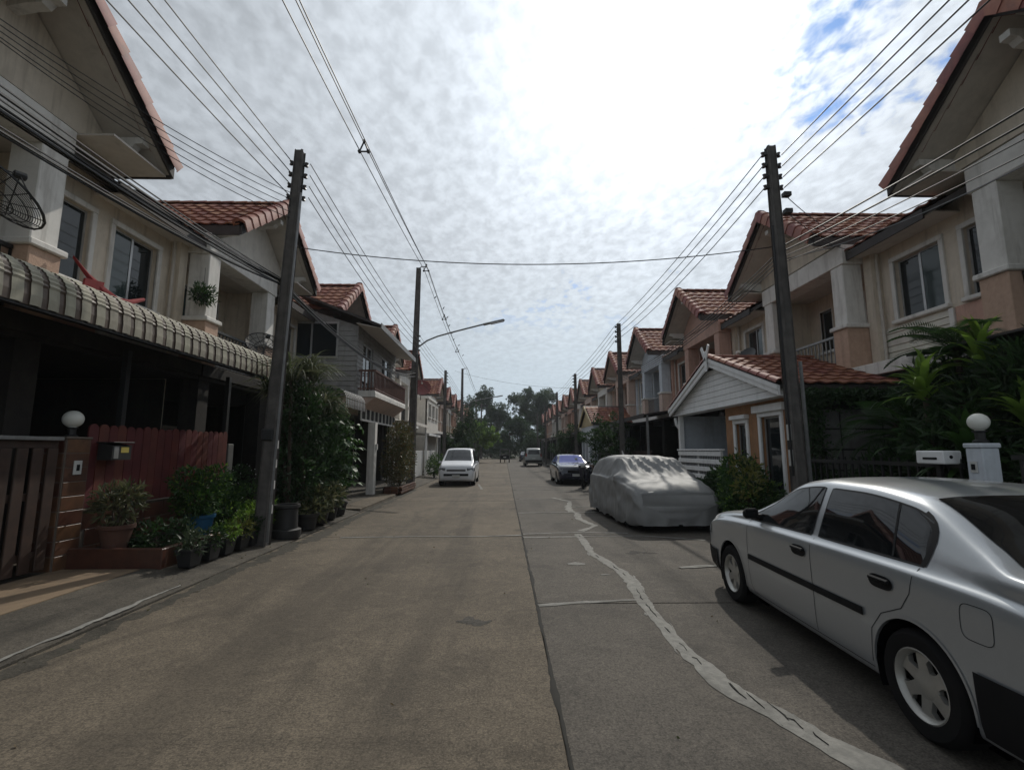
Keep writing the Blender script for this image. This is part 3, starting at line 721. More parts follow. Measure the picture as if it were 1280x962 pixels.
lp2, _ = utility_pole(-4.12, 21.4, 10.0, 'tall concrete pole on the left carrying the street lamp arm', [(6.75 - .22 * i, 1) for i in range(5)], w0=.34, w1=.2, lean=(.12, 0))
MB().tube([(.1, 0, 9.9), (.25, 0, 10.08), (.5, 0, 10.05)], .03, 6).build('hook_arm', M['galv'], lp2)
lp3, _ = utility_pole(-4.1, 33, 7.1, 'slim concrete pole on the left beyond the white van, short crossarm', [(6.9 - .22 * i, 1) for i in range(4)])
MB().box(-.55, .55, -.06, .06, 4.7, 4.82).build('crossarm', M['iron'], lp3)
lp4, _ = utility_pole(-4.1, 46.3, 9.5, 'tall concrete pole on the left with the second street lamp', [(6.6 - .22 * i, 1) for i in range(4)], w0=.34, w1=.2)
MB().tube([(.08, 0, 9.4), (.25, 0, 9.55), (.5, 0, 9.5)], .03, 6).build('hook_arm', M['galv'], lp4)
utility_pole(-4.1, 57, 7.0, 'short far pole on the left among dark trees', [(6.8 - .22 * i, 1) for i in range(4)])
lp5, _ = utility_pole(-4.1, 70, 9.3, 'tall far pole on the left before the trees', [], w0=.34, w1=.22)
lp6, _ = utility_pole(-4.0, 84, 9.7, 'farthest left pole with a crossarm before the trees', [], w0=.34, w1=.22)
MB().box(-.2, 1.1, -.08, .08, 9.2, 9.45).build('crossarm', M['iron'], lp6)
RPOLE = [(4.62, 7.5, 6.75, 'concrete pole on the right beside the sedan bonnet and porch', .21, .15), (4.62, 18.7, 6.65, 'concrete pole on the right behind the covered car', .2, .15),
         (4.62, 30.6, 6.5, 'slim pole on the right above the navy car', .24, .16), (4.62, 41.4, 6.6, 'slim pole on the right above the grey estate', .24, .16), (4.62, 53, 6.6, 'thin pole far right, fifth along that side', .24, .16), (4.62, 66, 6.6, 'thinnest farthest pole on the right side', .24, .16)]
rpo = []
for i, (x, y, h, l, a, b) in enumerate(RPOLE):
    p, _ = utility_pole(x, y, h, l, [(h - .14 - .2 * k, -1) for k in range(4)] + ([(h - .14 - .2 * k, 1) for k in range(4)] if i == 0 else []), a, b, lean=(-.06, 0) if i == 0 else (0, 0)); rpo.append(p)
MB().tube([(-.13, -.05, 1.2), (-.14, -.05, 3.5), (-.15, -.05, 5.3)], .018, 6).build('conduit', M['cable'], rpo[0])
MB().tube([(.14, -.06, 0.1), (.12, -.06, 3.0)], .03, 6).build('conduit', M['galv'], rpo[0])
MB().box(.1, .22, -.05, .05, 5.55, 5.62).build('bracket', M['iron'], rpo[0]); MB().box(.1, .22, -.05, .05, 5.85, 5.92).build('bracket', M['iron'], rpo[0])
for z in (1.35, 1.75): MB().box(-.116, -.108, -.06, .06, z, z + .25).build('paper_notice', M['poleband'], rpo[0])

def street_lamp(x, y, z, dx, dy, dz, label):
    e = empty('street_lamp', (x, y, z), label, 'street lamp', 'street lamps on the left poles')
    pts = [(0, 0, -.4), (.02, 0, -.1), (.12 * dx, .1 * dy, .12 * dz + .1)] + [(dx * t, dy * t, .1 + dz * (t ** .8)) for t in (.25, .4, .55, .7, .85)]
    MB().tube(pts, .035, 6).build('arm', M['galv'], e, 60)
    d = Vector((dx, dy, dz * .75)).normalized(); c = Vector((dx, dy, .1 + dz)) * .93
    rot = d.to_track_quat('X', 'Z').to_matrix()
    MB().obox(c, (1.0, .17, .08), rot, .03).build('lamp_head', M['galv'], e)
    MB().obox(c + rot @ Vector((.15, 0, -.05)), (.6, .13, .03), rot).build('lamp_diffuser', M['lampglass'], e)
    return e
street_lamp(-3.95, 21.3, 6.3, 3.75, -1.2, .75, 'long armed street lamp reaching over the road from tall left pole')
street_lamp(-3.95, 46.1, 5.9, 3.6, -1.0, .7, 'far small street lamp arm on the second tall left pole')

# ------------------------------------------------------------------ overhead lines
def wire(p0, p1, sag, r, label, group, n=22, name='power_line', m='cable'):
    p0, p1 = Vector(p0), Vector(p1); rn = random.Random(hash((round(p0.x, 2), round(p1.z, 2), round(p0.z, 2))) & 0xffff)
    pts = []
    for i in range(n + 1):
        t = i / n; q = p0.lerp(p1, t); q.z -= sag * 4 * t * (1 - t); pts.append(q)
    o = MB().tube(pts, r, 5).build(name, M[m], None, 60)
    return tag(o, label, 'cable', group)
NTH = ['topmost', 'second highest', 'third highest', 'lowest']
for k, z in enumerate(INS):
    wire((-3.9 - .12, -6, z + .1), (-3.78 - .13, 8.2, z + .12), .12 + .03 * k, .009, f'{NTH[k]} of four power lines running from the nearest left pole towards the camera', 'left power lines near the camera')
    wire((-3.7 + .13, 8.2, z + .08), (-3.85, 21.4, 6.75 - .22 * k), .16 + .04 * k, .009, f'{NTH[k]} of four power lines from nearest left pole to the street lamp pole', 'left power lines, first span')
    wire((-3.85, 21.4, 6.75 - .22 * k), (-3.9, 33, 6.9 - .22 * k), .12, .008, f'{NTH[k]} of four power lines between street lamp pole and next short left pole', 'left power lines, second span')
    wire((-3.9, 33, 6.9 - .22 * k), (-3.9, 57, 6.8 - .22 * k), .2, .008, f'{NTH[k]} of four power lines on the far left poles', 'left power lines, far span')
    wire((4.75, -6, 6.7 - .19 * k), (4.75, 7.5, 6.61 - .2 * k), .1, .010, f'{NTH[k]} of four power lines from nearest right pole towards the camera', 'right power lines near the camera')
    for j in range(5):
        a, b = RPOLE[j], RPOLE[j + 1]
        wire((a[0] - .2, a[1], a[2] - .14 - .2 * k), (b[0] - .2, b[1], b[2] - .14 - .2 * k), .14 + .03 * k, .009 if j < 2 else .008, f'{NTH[k]} right side power line {["from the nearest pole to the second", "from second pole to third", "from third pole to fourth", "from fourth pole to fifth", "beyond the fifth pole"][j]}', f'right power lines span {j}')
wire((-3.6, -16, 9.9), (-3.62, 21.4, 10.05), .75, .013, 'uppermost high insulated line above the left kerb held by spacers', 'high spacer lines')
wire((-3.8, -16, 9.7), (-3.72, 21.4, 9.88), .75, .013, 'leftmost high insulated line above the left kerb held by spacers', 'high spacer lines')
wire((-3.45, -16, 9.65), (-3.52, 21.4, 9.86), .65, .013, 'rightmost high insulated line above the left kerb held by spacers', 'high spacer lines')
for dx, z in ((-.1, 9.88), (0, 10.05), (.1, 9.86)):
    wire((-3.62 + dx, 21.4, z), (-3.62 + dx, 46.3, z - .5), .5, .012, 'high insulated line beyond the street lamp pole', 'high spacer lines, second span')
    wire((-3.62 + dx, 46.3, z - .5), (-3.62 + dx, 70, z - .7), .4, .012, 'high insulated line beyond the second lamp pole', 'high spacer lines, far span')
def spacer(x, y, z, label, s=.16):
    mb = MB(); c = Vector((x, y, z)); pts = [c + Vector((-s * .7, 0, -s * .8)), c + Vector((0, 0, s)), c + Vector((s * .7, 0, -s * .8))]
    for a, b in ((0, 1), (1, 2), (2, 0)): mb.tube([pts[a], pts[b]], .022, 5)
    for q in pts: mb.lathe([(.02, -.05), (.045, -.03), (.045, .03), (.02, .05)], tuple(q), 8, 'y')
    tag(mb.build('line_spacer', M['iron']), label, 'spacer', 'line spacers')
for y, z, l in ((11.4, 9.32, 'black diamond spacer on the high lines nearest the camera'), (21.2, 9.92, 'spacer hanging from the tall pole hook'), (28, 9.50, 'spacer on the high lines beyond the lamp pole'), (36, 9.18, 'farther spacer on the high lines near the perched birds')): spacer(-3.62, y, z, l)
wire((-3.75, 8.2, 5.2), (4.55, 7.6, 5.0), .32, .009, 'single black cable sagging across the street between the two nearest poles', None)
wire((-4, 38, 7.9), (4.6, 31, 5.6), .3, .008, 'thin far cable crossing the street above the distant trees', None)
for k in range(9):   # telecom bundle on the left
    dx = random.uniform(-.08, .08); dz = random.uniform(-.16, .16)
    wire((-4.25 + dx, -3, 5.0 + dz * 1.5), (-3.95 + dx * .4, 8.1, 4.55 + dz * .5), .32 + .06 * (k % 4), random.choice((.009, .012, .016)), 'black telecom cable in the sagging bundle before the left gable', 'left telecom bundle', name='telecom_cable')
    wire((-3.95 + dx * .4, 8.1, 4.55 + dz * .5), (-4.0 + dx, 21.3, 5.0 + dz), .45 + .05 * (k % 3), random.choice((.008, .011, .014)), 'black telecom cable in the bundle past the grey extension', 'left telecom bundle, second span', name='telecom_cable')
for k in range(5):
    dz = random.uniform(-.1, .1)
    wire((-6.3, 3.0 + k * .35, 6.6 + .2 * dz), (-3.82, 8.2, 6.2 - .12 * k), .25, .006, 'thin service wire slanting from left roofs to the nearest left pole', 'left service drops', name='service_wire')
for k in range(4):
    dz = .12 * k
    wire((5.7, -2, 5.2 - dz), (4.7, 7.5, 5.0 - dz * .8), .2 + .05 * k, .013 if k < 2 else .008, 'black telecom cable slanting past the right gable to the nearest right pole', 'right telecom bundle', name='telecom_cable')
    wire((4.6, 7.5, 4.9 - dz * .6), (4.65, 18.7, 4.5 - dz * .5), .3, .009, 'telecom cable low on the right poles above the white porch', 'right telecom bundle, second span', name='telecom_cable')
wire((4.75, 7.5, 5.88), (7.3, 9.6, 6.1), .08, .007, 'upper thin service wire from nearest right pole to the cream gable', None, name='service_wire')
wire((4.75, 7.5, 5.58), (7.3, 9.6, 5.85), .1, .007, 'lower thin service wire from nearest right pole to the cream gable', None, name='service_wire')
wire((4.7, 7.5, 4.75), (6.2, 3.5, 5.0), .25, .008, 'pale service wire crossing the right windows', None, name='service_wire', m='galv')
# birds perched on the high lines
def bird(x, y, z, rz, label):
    mb = MB(); prof = [(-.15, .006, .0), (-.1, .012, .0), (-.05, .03, .005), (0, .042, .012), (.05, .036, .03), (.075, .024, .055), (.1, .026, .07), (.12, .018, .072), (.135, .006, .068), (.15, .002, .066)]
    mb.tube([(a, 0, c + .05) for a, r, c in prof], [r for _, r, _ in prof], 7); mb.tube([(0, .01, .02), (0, .01, -.01)], .004, 4)
    o = mb.build('bird', M['bird'], None, 60, (x, y, z)); o.rotation_euler = (0, R(-25), rz); o.scale = (.75, .75, .75); tag(o, label, 'bird', 'birds on the wires')
for k in range(9):
    y = 25 + k * 1.9; bird(-3.62 + random.choice((-.1, 0, .1)), y, 9.62 - .02 * k + .1, random.uniform(-1, 1), 'small dark bird perched on the high lines beyond the lamp pole')

# ------------------------------------------------------------------ striped awning
aw = empty('striped_awning', (-5.0, 6.8, 0), 'cream and brown striped metal awning with curled edge', 'awning')
def awn_panel(w0):
    """metal strip: slopes out from the wall, curls over and drops; crimped round the bend"""
    prof = [(-1.6, 3.72), (-.5, 3.61)]
    for i in range(15):
        a = R(82 - 82 * i / 14); r = .27 + (.006 if i % 2 else -.004); prof.append((-.18 + r * math.cos(a), 3.32 + r * math.sin(a)))
    prof += [(.098, 3.2), (.096, 3.09)]
    mb = MB(); vs = []
    for x, z in prof: vs += [(x, 0, z), (x, w0 * .5, z + .004), (x, w0, z)]
    mb.add(vs, [(3 * i + k, 3 * i + k + 1, 3 * i + k + 4, 3 * i + k + 3) for i in range(len(prof) - 1) for k in (0, 1)])
    return mb
pc = awn_panel(.125).mesh('panel', M['awnc']); pb = awn_panel(.11).mesh('panel', M['awnb'])
for k in range(34):
    y = -3.35 + k * .2; jx, jz = random.uniform(-.003, .003), random.uniform(-.003, .003)
    o1 = obj('panel', pc, aw, (jx, y, jz)); o2 = obj('panel', pb, aw, (jx - .010, y + .108, jz - .008)); o1.rotation_euler = (random.uniform(-.002, .002), 0, 0)
MB().box(-.02, .07, -3.35, 3.44, 3.06, 3.10).build('edge_rail', M['iron'], aw)
for y in (-2.5, .2, 3.2):
    MB().box(-1.3, -.03, y - .03, y + .03, 3.44, 3.5).build('rafter', M['iron'], aw)
tag(MB().box(-.04, .04, -.04, .04, .1, 3.1).build('awning_post', M['iron'], None, None, (-5.75, 7.25, 0)), 'thin dark steel post under the awning beside the globe lamp', 'post')
tag(MB().box(-.04, .04, -.04, .04, .1, 3.1).build('awning_post', M['iron'], None, None, (-5.75, 9.95, 0)), 'thin dark steel post under the awning at far end of red fence', 'post')

# ------------------------------------------------------------------ left front garden: gate, pillar, fence, lamp, letterbox
gt = empty('slatted_gate', (-5.62, 4.86, 0), 'dark brown slatted gate at the left edge', 'gate')
for k in range(15): MB().box(-.015, .015, -1.5 + k * .19, -1.5 + k * .19 + .135, .16, 1.62, .006).build('slat', M['wood'], gt)
for z in (.3, 1.0, 1.62): MB().box(-.05, -.016, -1.52, 1.32, z, z + .09, .006).build('rail', M['wood'], gt)
MB().box(-.04, .04, -1.54, 1.33, 1.715, 1.76, .006).build('top_cap', M['greysheet'], gt)
def clad_pillar(name, x, y, wx, wy, h, label, m_tile, m_core, rows, group=None):
    e = empty(name, (x, y, 0), label, 'pillar', group)
    MB().box(-wx / 2, wx / 2, -wy / 2, wy / 2, .06, h).build('core', M[m_core], e); rh = (h - .1) / rows
    for i in range(rows):
        z = .1 + i * rh; o = .008 + (i % 2) * .002
        MB().box(wx / 2 + .001, wx / 2 + o, -wy / 2 + .012, wy / 2 - .012, z + .006, z + rh - .006, .003).build('ceramic_tile', M[m_tile], e)
        MB().box(-wx / 2 + .012, wx / 2 - .012, -wy / 2 - o, -wy / 2 - .001, z + .006, z + rh - .006, .003).build('ceramic_tile', M[m_tile], e)
    MB().box(-wx / 2 - .015, wx / 2 + .015, -wy / 2 - .015, wy / 2 + .015, h, h + .03, .006).build('coping', M['mortar'], e)
    return e
pil = clad_pillar('gate_pillar', -5.77, 6.41, .36, .36, 1.74, 'brown ceramic tiled gate pillar under the left globe lamp', 'brick', 'mortar', 9)
bell = MB().box(.192, .206, -.06, .06, 1.28, 1.46, .004).build('bell_switch', M['paper'], pil); MB().box(.206, .213, -.02, .02, 1.33, 1.41).build('button', M['trimblk'], bell)
def globe_lamp(x, y, z, label, r=.145):
    e = empty('globe_lamp', (x, y, z), label, 'lamp', 'gate post globe lamps')
    MB().lathe([(.07, 0), (.07, .015), (.045, .03), (.045, .1), (.065, .115), (.065, .125)], n=14).build('lamp_base', M['iron'], e, 40)
    MB().lathe([(.05, .12)] + [(r * math.sin(R(a)), .12 + r * .9 - r * .98 * math.cos(R(a)) + .01) for a in range(24, 176, 9)] + [(.004, .12 + r * 1.89)], n=20).build('globe', M['globe'], e, 60)
    return e
globe_lamp(-5.72, 6.43, 1.77, 'white globe lamp on the brown tiled pillar, left', .115)
fw_ = empty('fence_plinth', (-5.72, 8.15, 0), 'low brown tiled plinth wall under the red fence', 'wall')
MB().box(-.08, .08, -1.66, 1.72, .05, .79).build('core', M['mortar'], fw_)
for j in range(3):
    for k in range(8):
        y = -1.66 + k * .42 + (.21 if j % 2 else 0)
        if y + .41 > 1.75: continue
        MB().box(.081, .093, y + .006, y + .414, .1 + j * .225, .1 + j * .225 + .215, .003).build('ceramic_tile', M['brick'], fw_)
MB().box(-.11, .11, -1.66, 1.72, .79, .815, .006).build('coping', M['mortar'], fw_)
fe = empty('red_picket_fence', (-5.66, 8.15, .82), 'dark red painted board fence with rounded tops behind potted plants', 'fence')
rn = random.Random(5); y = -1.55
while y < 1.6:
    wd = rn.uniform(.155, .175); h = 1.13 + rn.uniform(-.012, .012); x = rn.uniform(-.004, .004)
    pts = [(x, y, 0), (x, y + wd - .012, 0)] + [(x, y + (wd - .012) / 2 + (wd - .012) / 2 * math.cos(R(a)), h - .07 + .07 * math.sin(R(a))) for a in range(0, 181, 22)]
    MB().prism(pts, (.022, 0, 0)).build('fence_board', M['redwood'], fe); y += wd
for z in (.2, .85): MB().box(-.05, -.006, -1.55, 1.6, z, z + .09).build('rail', M['redwood'], fe)
tag(MB().box(-.09, .09, -.1, .1, .05, 1.72, .01).build('fence_post', M['greywall'], None, None, (-5.74, 10.05, 0)), 'grey concrete post at the far end of the red fence', 'post')
lb = empty('letterbox', (-5.52, 6.92, 1.46), 'dark letterbox with pale and yellow labels on the red fence', 'letterbox')
MB().prism([(-.1, -.17, 0), (.1, -.17, 0), (.1, -.17, .2), (-.1, -.17, .24)], (0, .34, 0)).build('box', M['blackpot'], lb)
MB().box(-.12, .13, -.19, .19, .235, .25, .004).build('lid', M['blackpot'], lb); MB().box(.1, .104, -.14, -.06, .02, .19).build('label_plate', M['greysheet'], lb)
MB().box(.1, .104, -.02, .12, .1, .18).build('label_plate', M['yellowtag'], lb)
pb_ = empty('brick_planter', (-5.0, 7.4, 0), 'low brown tiled planter box before the red fence', 'planter')
def tube_box(x0, x1, y0, y1, z1, t):
    MB().box(x0, x1, y0, y0 + t, .05, z1, .01).build('planter_side', M['brick'], pb_); MB().box(x0, x1, y1 - t, y1, .05, z1, .01).build('planter_side', M['brick'], pb_)
    MB().box(x1 - t, x1, y0 + t, y1 - t, .05, z1, .01).build('planter_side', M['brick'], pb_); MB().box(x0, x1 - t, y0 + t, y1 - t, .05, z1 - .06).build('earth', M['soil'], pb_)
tube_box(-.6, .62, -.98, 1.3, .34, .09)

# satellite dishes, hanging things on the left facade
def dish(loc, rz, tilt, r, m, label, mesh=False):
    e = empty('satellite_dish', loc, label, 'satellite dish', 'satellite dishes', rz)
    rot = Matrix.Rotation(R(tilt), 3, 'Y'); n = 20
    def tr(p): return tuple(rot @ Vector(p))
    if mesh:
        mb = MB()
        for q in (.25, .5, .75, 1.0): mb.tube([tr((.25 * r * q * q, r * q * math.cos(2 * math.pi * i / n), r * q * math.sin(2 * math.pi * i / n))) for i in range(n + 1)], .012 if q == 1 else .006, 4, False)
        mb.build('rim_hoop', M[m], e)
        mb = MB()
        for k in range(16):
            a = 2 * math.pi * k / 16; mb.tube([tr((.25 * r * q * q, r * q * math.cos(a), r * q * math.sin(a))) for q in (0, .33, .66, 1)], .006, 4)
        mb.build('rib_web', M[m], e)
        vs = [tr((.25 * r * q * q - .002, r * q * math.cos(2 * math.pi * i / n), r * q * math.sin(2 * math.pi * i / n))) for q in (.25, .62, .99) for i in range(n)]
        # wire gauze between the hoops: every other cell of a fine net
        mb = MB(); nr, na = 26, 110
        P_ = lambda q, a: Vector(tr((.25 * r * q * q, r * q * math.cos(a), r * q * math.sin(a))))
        for j in range(4, nr):
            for i in range(na):
                q = j / nr; a = 2 * math.pi * i / na; da = .35 * 2 * math.pi / na; dq = .35 / nr
                mb.add([P_(q, a), P_(q, a + 2 * math.pi / na), P_(q + dq, a + 2 * math.pi / na), P_(q + dq, a)], [(0, 1, 2, 3)])
        mb.build('gauze', M[m], e)
    else:
        MB().add([tr((.22 * r * q * q, r * q * math.cos(2 * math.pi * i / n), r * q * math.sin(2 * math.pi * i / n))) for q in (.02, .3, .6, .85, 1) for i in range(n)] +
                 [tr((.22 * r * q * q - .02, r * q * math.cos(2 * math.pi * i / n), r * q * math.sin(2 * math.pi * i / n))) for q in (1, .6, .02) for i in range(n)],
                 [(j * n + i, j * n + (i + 1) % n, (j + 1) * n + (i + 1) % n, (j + 1) * n + i) for j in range(7) for i in range(n)]).build('reflector', M[m], e, 50)
    mb = MB()
    for a in (90, 210, 330): mb.tube([tr((.23 * r, r * .95 * math.cos(R(a)), r * .95 * math.sin(R(a)))), tr((r * .85, 0, 0))], .008, 4)
    mb.build('feed_strut', M['iron'], e)
    MB().lathe([(.02, -.06), (.045, -.05), (.045, .05), (.02, .06)], tr((r * .85, 0, 0)), 10, 'x').build('feed_horn', M['trim' if not mesh else 'iron'], e)
    MB().tube([tr((0, 0, 0)), tr((-.12, 0, -.05)), (-.25, 0, -.75 * r - .2)], .022, 6).build('mount_mast', M['iron'], e)
    return e
dish((-5.65, 4.95, 4.35), R(60), -55, .5, 'iron', 'black mesh satellite dish at the left edge above the awning', True)
dish((-5.6, 11.0, 3.95), R(-50), -40, .42, 'iron', 'black mesh satellite dish behind the nearest left pole', True)
dish((-4.3, 24.6, 4.75), R(-75), -32, .5, 'reddish', 'rusty red satellite dish near the street lamp pole')
dish((6.9, 13.3, 4.15), R(200), -35, .38, 'iron', 'small black satellite dish beside the nearest right pole')
mb = MB(); pts = [(-5.95, 6.35, 4.25), (-5.9, 6.6, 4.02), (-5.85, 6.85, 3.85), (-5.82, 7.05, 3.80), (-5.9, 7.35, 3.9), (-6.1, 7.9, 4.12)]
vs = []
for i, (x, y, z) in enumerate(pts):
    wd = (.03, .06, .1, .07, .04, .025)[i]; vs += [(x, y, z + wd), (x + .03, y, z), (x, y + .02, z - wd)]
mb.add(vs, [(3 * i + k, 3 * i + k + 1, 3 * i + k + 4, 3 * i + k + 3) for i in range(5) for k in (0, 1)]).prism([(-5.88, 6.48, 3.82), (-5.88, 6.78, 3.86), (-5.87, 6.8, 4.02), (-5.88, 6.5, 3.98)], (.03, 0, 0))
tag(mb.build('red_cloth_strip', M['redcloth'], None, 60), 'folded red cloth strip draped below the left windows', 'cloth')

# ------------------------------------------------------------------ grey sided extension of the third left house
ex = empty('house_extension', (-4.75, 17.8, 0), 'grey sided upper floor extension with brown balcony railing, left', 'house extension')
XL, YN, YF = 0, -2.6, 2.75          # local: front wall at x=0, near wall at y=-2.6
def near_wall():
    nb = 19; h = (6.4 - 3.3) / nb
    for i in range(nb):
        z = 3.3 + i * h
        segs = [(-3.4, 0)] if not (4.55 < z + h / 2 < 5.72) else [(-3.4, -2.32), (-.62, 0)]
        for a, b in segs:
            bt = b if z < 5.3 else min(b, -(z - 5.35) * 2.4)
            if bt <= a: continue
            MB().prism([(a, YN, z), (a, YN - .022, z + .003), (a, YN - .006, z + h - .008), (a, YN, z + h - .008)], (bt - a, 0, 0)).build('siding_board', M['siding'], ex)
    MB().prism([(-3.4, YN + .01, 3.3), (0, YN + .01, 3.3), (0, YN + .01, 5.6), (-3.4, YN + .01, 6.7)], (0, .1, 0)).build('core_wall', M['siding'], ex)
near_wall()
wn = MB()
for a, b, c, d in ((-2.32, -.62, 5.66, 5.72), (-2.32, -.62, 4.52, 4.58), (-2.32, -2.27, 4.58, 5.66), (-.67, -.62, 4.58, 5.66), (-1.5, -1.45, 4.58, 5.66)): wn.box(a, b, YN - .05, YN - .012, c, d)
wn = wn.build('window', M['alu'], ex); MB().box(-2.27, -1.5, YN - .02, YN - .013, 4.58, 5.66).build('pane', M['glass'], wn); MB().box(-1.45, -.67, YN - .02, YN - .013, 4.58, 5.66).build('pane', M['glass'], wn)
fwm = MB(); wall_openings(fwm, 0, YN, YF, 3.3, 5.75, [(-1.95, -.75, 3.4, 5.2), (.5, 1.9, 3.4, 5.2)], -.12); fwm.build('wall', M['siding'], ex)
for a, b in ((-1.95, -.75), (.5, 1.9)):
    q = MB()
    q.box(-.1, -.05, a, b, 5.14, 5.2).box(-.1, -.05, a, b, 3.4, 3.45).box(-.1, -.05, a, a + .05, 3.45, 5.14).box(-.1, -.05, b - .05, b, 3.45, 5.14).box(-.1, -.05, (a + b) / 2 - .03, (a + b) / 2 + .03, 3.45, 5.14)
    q = q.build('sliding_door', M['alu'], ex); MB().box(-.08, -.07, a + .05, (a + b) / 2 - .03, 3.45, 5.14).build('pane', M['glass'], q); MB().box(-.08, -.07, (a + b) / 2 + .03, b - .05, 3.45, 5.14).build('pane', M['glass'], q)
for i in range(18):
    z = 3.32 + i * .135
    for a, b in ((YN, -1.97), (-.73, .48), (1.92, YF)) if z < 5.15 else ((YN, YF),):
        MB().prism([(.001, a, z), (.022, a, z + .003), (.006, a, z + .128), (.001, a, z + .128)], (0, b - a, 0)).build('siding_board', M['siding'], ex)
rf_ = MB().prism([(.82, YN - .35, 5.48), (-1.9, YN - .35, 6.55), (-1.9, YN - .35, 6.63), (.82, YN - .35, 5.56)], (0, YF - YN + .55, 0)).build('roof', M['fascia'], ex)
MB().box(.821, .85, YN - .35, YF + .2, 5.42, 5.6).build('fascia_board', M['greysheet'], rf_)
MB().prism([(.8, YN - .3, 5.44), (0.03, YN - .3, 5.60), (.03, YN - .3, 5.62), (.8, YN - .3, 5.46)], (0, YF - YN + .45, 0)).build('soffit', M['soffit'], ex)
MB().prism([(0, -2.4, 3.3), (.58, -2.4, 3.3), (.58, -2.4, 3.42), (.56, -2.4, 3.5), (0, -2.4, 3.5)], (0, 4.75, 0)).build('balcony_floor', M['trim'], ex)
MB().prism([(.02, -2.35, 2.95), (.12, -2.35, 2.95), (.55, -2.35, 3.29), (.02, -2.35, 3.29)], (0, 4.65, 0)).build('balcony_soffit', M['palepink'], ex)
rl_ = MB().box(.50, .57, -2.4, 2.35, 4.13, 4.19).box(.51, .56, -2.4, 2.35, 3.55, 3.59).box(0, .5, -2.4, -2.34, 4.13, 4.19).box(0, .5, -2.4, -2.35, 3.55, 3.59).build('railing', M['balwood'], ex)
for k in range(29):
    y = -2.38 + k * .168; MB().box(.52, .55, y - .02, y + .02, 3.5, 4.14).build('baluster', M['balwood'], rl_)
for k in range(4): MB().box(.08 + .11 * k, .11 + .11 * k, -2.39, -2.355, 3.5, 4.14).build('baluster', M['balwood'], rl_)
MB().box(-3.4, 0.0, YN + .12, YF, 3.0, 3.28).build('floor_slab', M['palepink'], ex)
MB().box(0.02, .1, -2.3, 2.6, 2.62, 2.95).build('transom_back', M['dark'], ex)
for k in range(10): MB().box(.1, .14, -2.3 + k * .53, -2.26 + k * .53, 2.6, 2.95).build('transom_bar', M['trim'], ex)
MB().box(.1, .145, -2.3, 2.6, 2.54, 2.6).build('transom_rail', M['trim'], ex)
MB().box(.05, .3, -1.2, -.9, .08, 2.54, .01).build('column', M['trim'], ex); MB().box(-.1, .12, 2.5, 2.75, .08, 2.6, .01).build('column', M['trim'], ex)
MB().box(-3.4, -3.2, YN, YF, .08, 3.0).build('back_wall', M['palepink'], ex); MB().box(-3.4, -.3, YN - .1, YN, .08, 3.0).build('side_wall', M['greywall'], ex)
MB().box(.3, .36, -1.12, -1.0, 1.6, 1.8).build('meter_box', M['paper'], ex)
a2 = empty('striped_awning', (-4.3, 13.9, 0), 'small striped awning half hidden by the tall grassy bush', 'awning')
pc2 = awn_panel(.09).mesh('panel', M['greysheet']); pb2 = awn_panel(.09).mesh('panel', M['awnb'])
for k in range(12): obj('panel', pc2, a2, (0, -1.2 + k * .15, -.35)); obj('panel', pb2, a2, (-.012, -1.2 + k * .15 + .078, -.358))

# ------------------------------------------------------------------ carports, canopies, gates further down
def carport(side, yp, x, z, label, m='greysheet', w=5.4, dep=2.6, slope=.25, gate=None, posts=True, gate_label=None, rows=0, postm='galv'):
    sx = 1 if side == 'R' else -1
    e = empty('carport_roof', (sx * x, yp, 0), label, 'carport', 'carport roofs')
    n = int(w / .45)
    for k in range(n):
        y = -w / 2 + k * w / n
        q = MB(sx).prism([(0, y, z), (dep, y, z + slope), (dep, y, z + slope + .03), (0, y, z + .03)], (0, w / n - .015, 0)); q.build('roof_sheet', M[m], e)
    MB(sx).box(-.03, .0, -w / 2, w / 2, z - .1, z + .05).build('gutter', M[m if m != 'tile' else 'trim'], e)
    if posts:
        for y in (-w / 2 + .1, w / 2 - .1): MB(sx).box(.1, .17, y - .035, y + .035, .08, z).build('post', M[postm], e)
    if gate:
        g = empty('carport_gate', (sx * (x + .25), yp, 0), gate_label, 'gate', 'carport gates')
        k = 0; y = -w / 2 + .25
        while y < w / 2 - .3:
            MB(sx).box(0, .03, y, y + .1, .16, 1.55).build('slat', M[gate], g); y += .2
        for zz in (.2, 1.5): MB(sx).box(.03, .06, -w / 2 + .2, w / 2 - .2, zz, zz + .06).build('rail', M[gate], g)
    return e
carport('L', 25.6, 4.45, 2.95, 'pale flat carport roof on white posts beside the red dish', 'offwhite', 5.2, 2.2, .12, 'white', True, 'white slatted gate behind the white van, nearest of two', postm='white')
carport('L', 31.2, 4.5, 2.55, 'lower white carport roof just beyond the red dish', 'white', 5.0, 2.2, .1, 'white', True, 'white slatted gate farther behind the white van', postm='white')
carport('L', 37.5, 4.5, 2.7, 'dark carport roof on the left after the gap in the gables', 'fascia', 5.6, 3, .2, 'iron', True, 'dark slatted gate on the left beyond the white van')
for i, yy in enumerate((43.2, 49.3, 55.3, 61.4)):
    carport('L', yy, 4.6, 2.7 + .1 * (i % 2), f'distant left carport roof, {["first", "second", "third", "fourth"][i]} after the dark one', ['greysheet', 'fascia', 'awnb', 'greysheet'][i], 5.4, 2.6, .2)
rbk = empty('flat_block', (-5.6, 37.65, 0), 'plain white flat topped block in the gap between the left gables', 'building')
q = MB(-1); wall_openings(q, 0, -2.95, 2.95, .1, 5.3, [(-2.3, -1.2, 4.0, 5.0), (-.5, .6, 4.0, 5.0), (1.4, 2.3, 4.0, 5.0)]); q.box(.13, 2.6, -2.95, 2.95, .1, 5.29); q.build('wall', M['offwhite'], rbk)
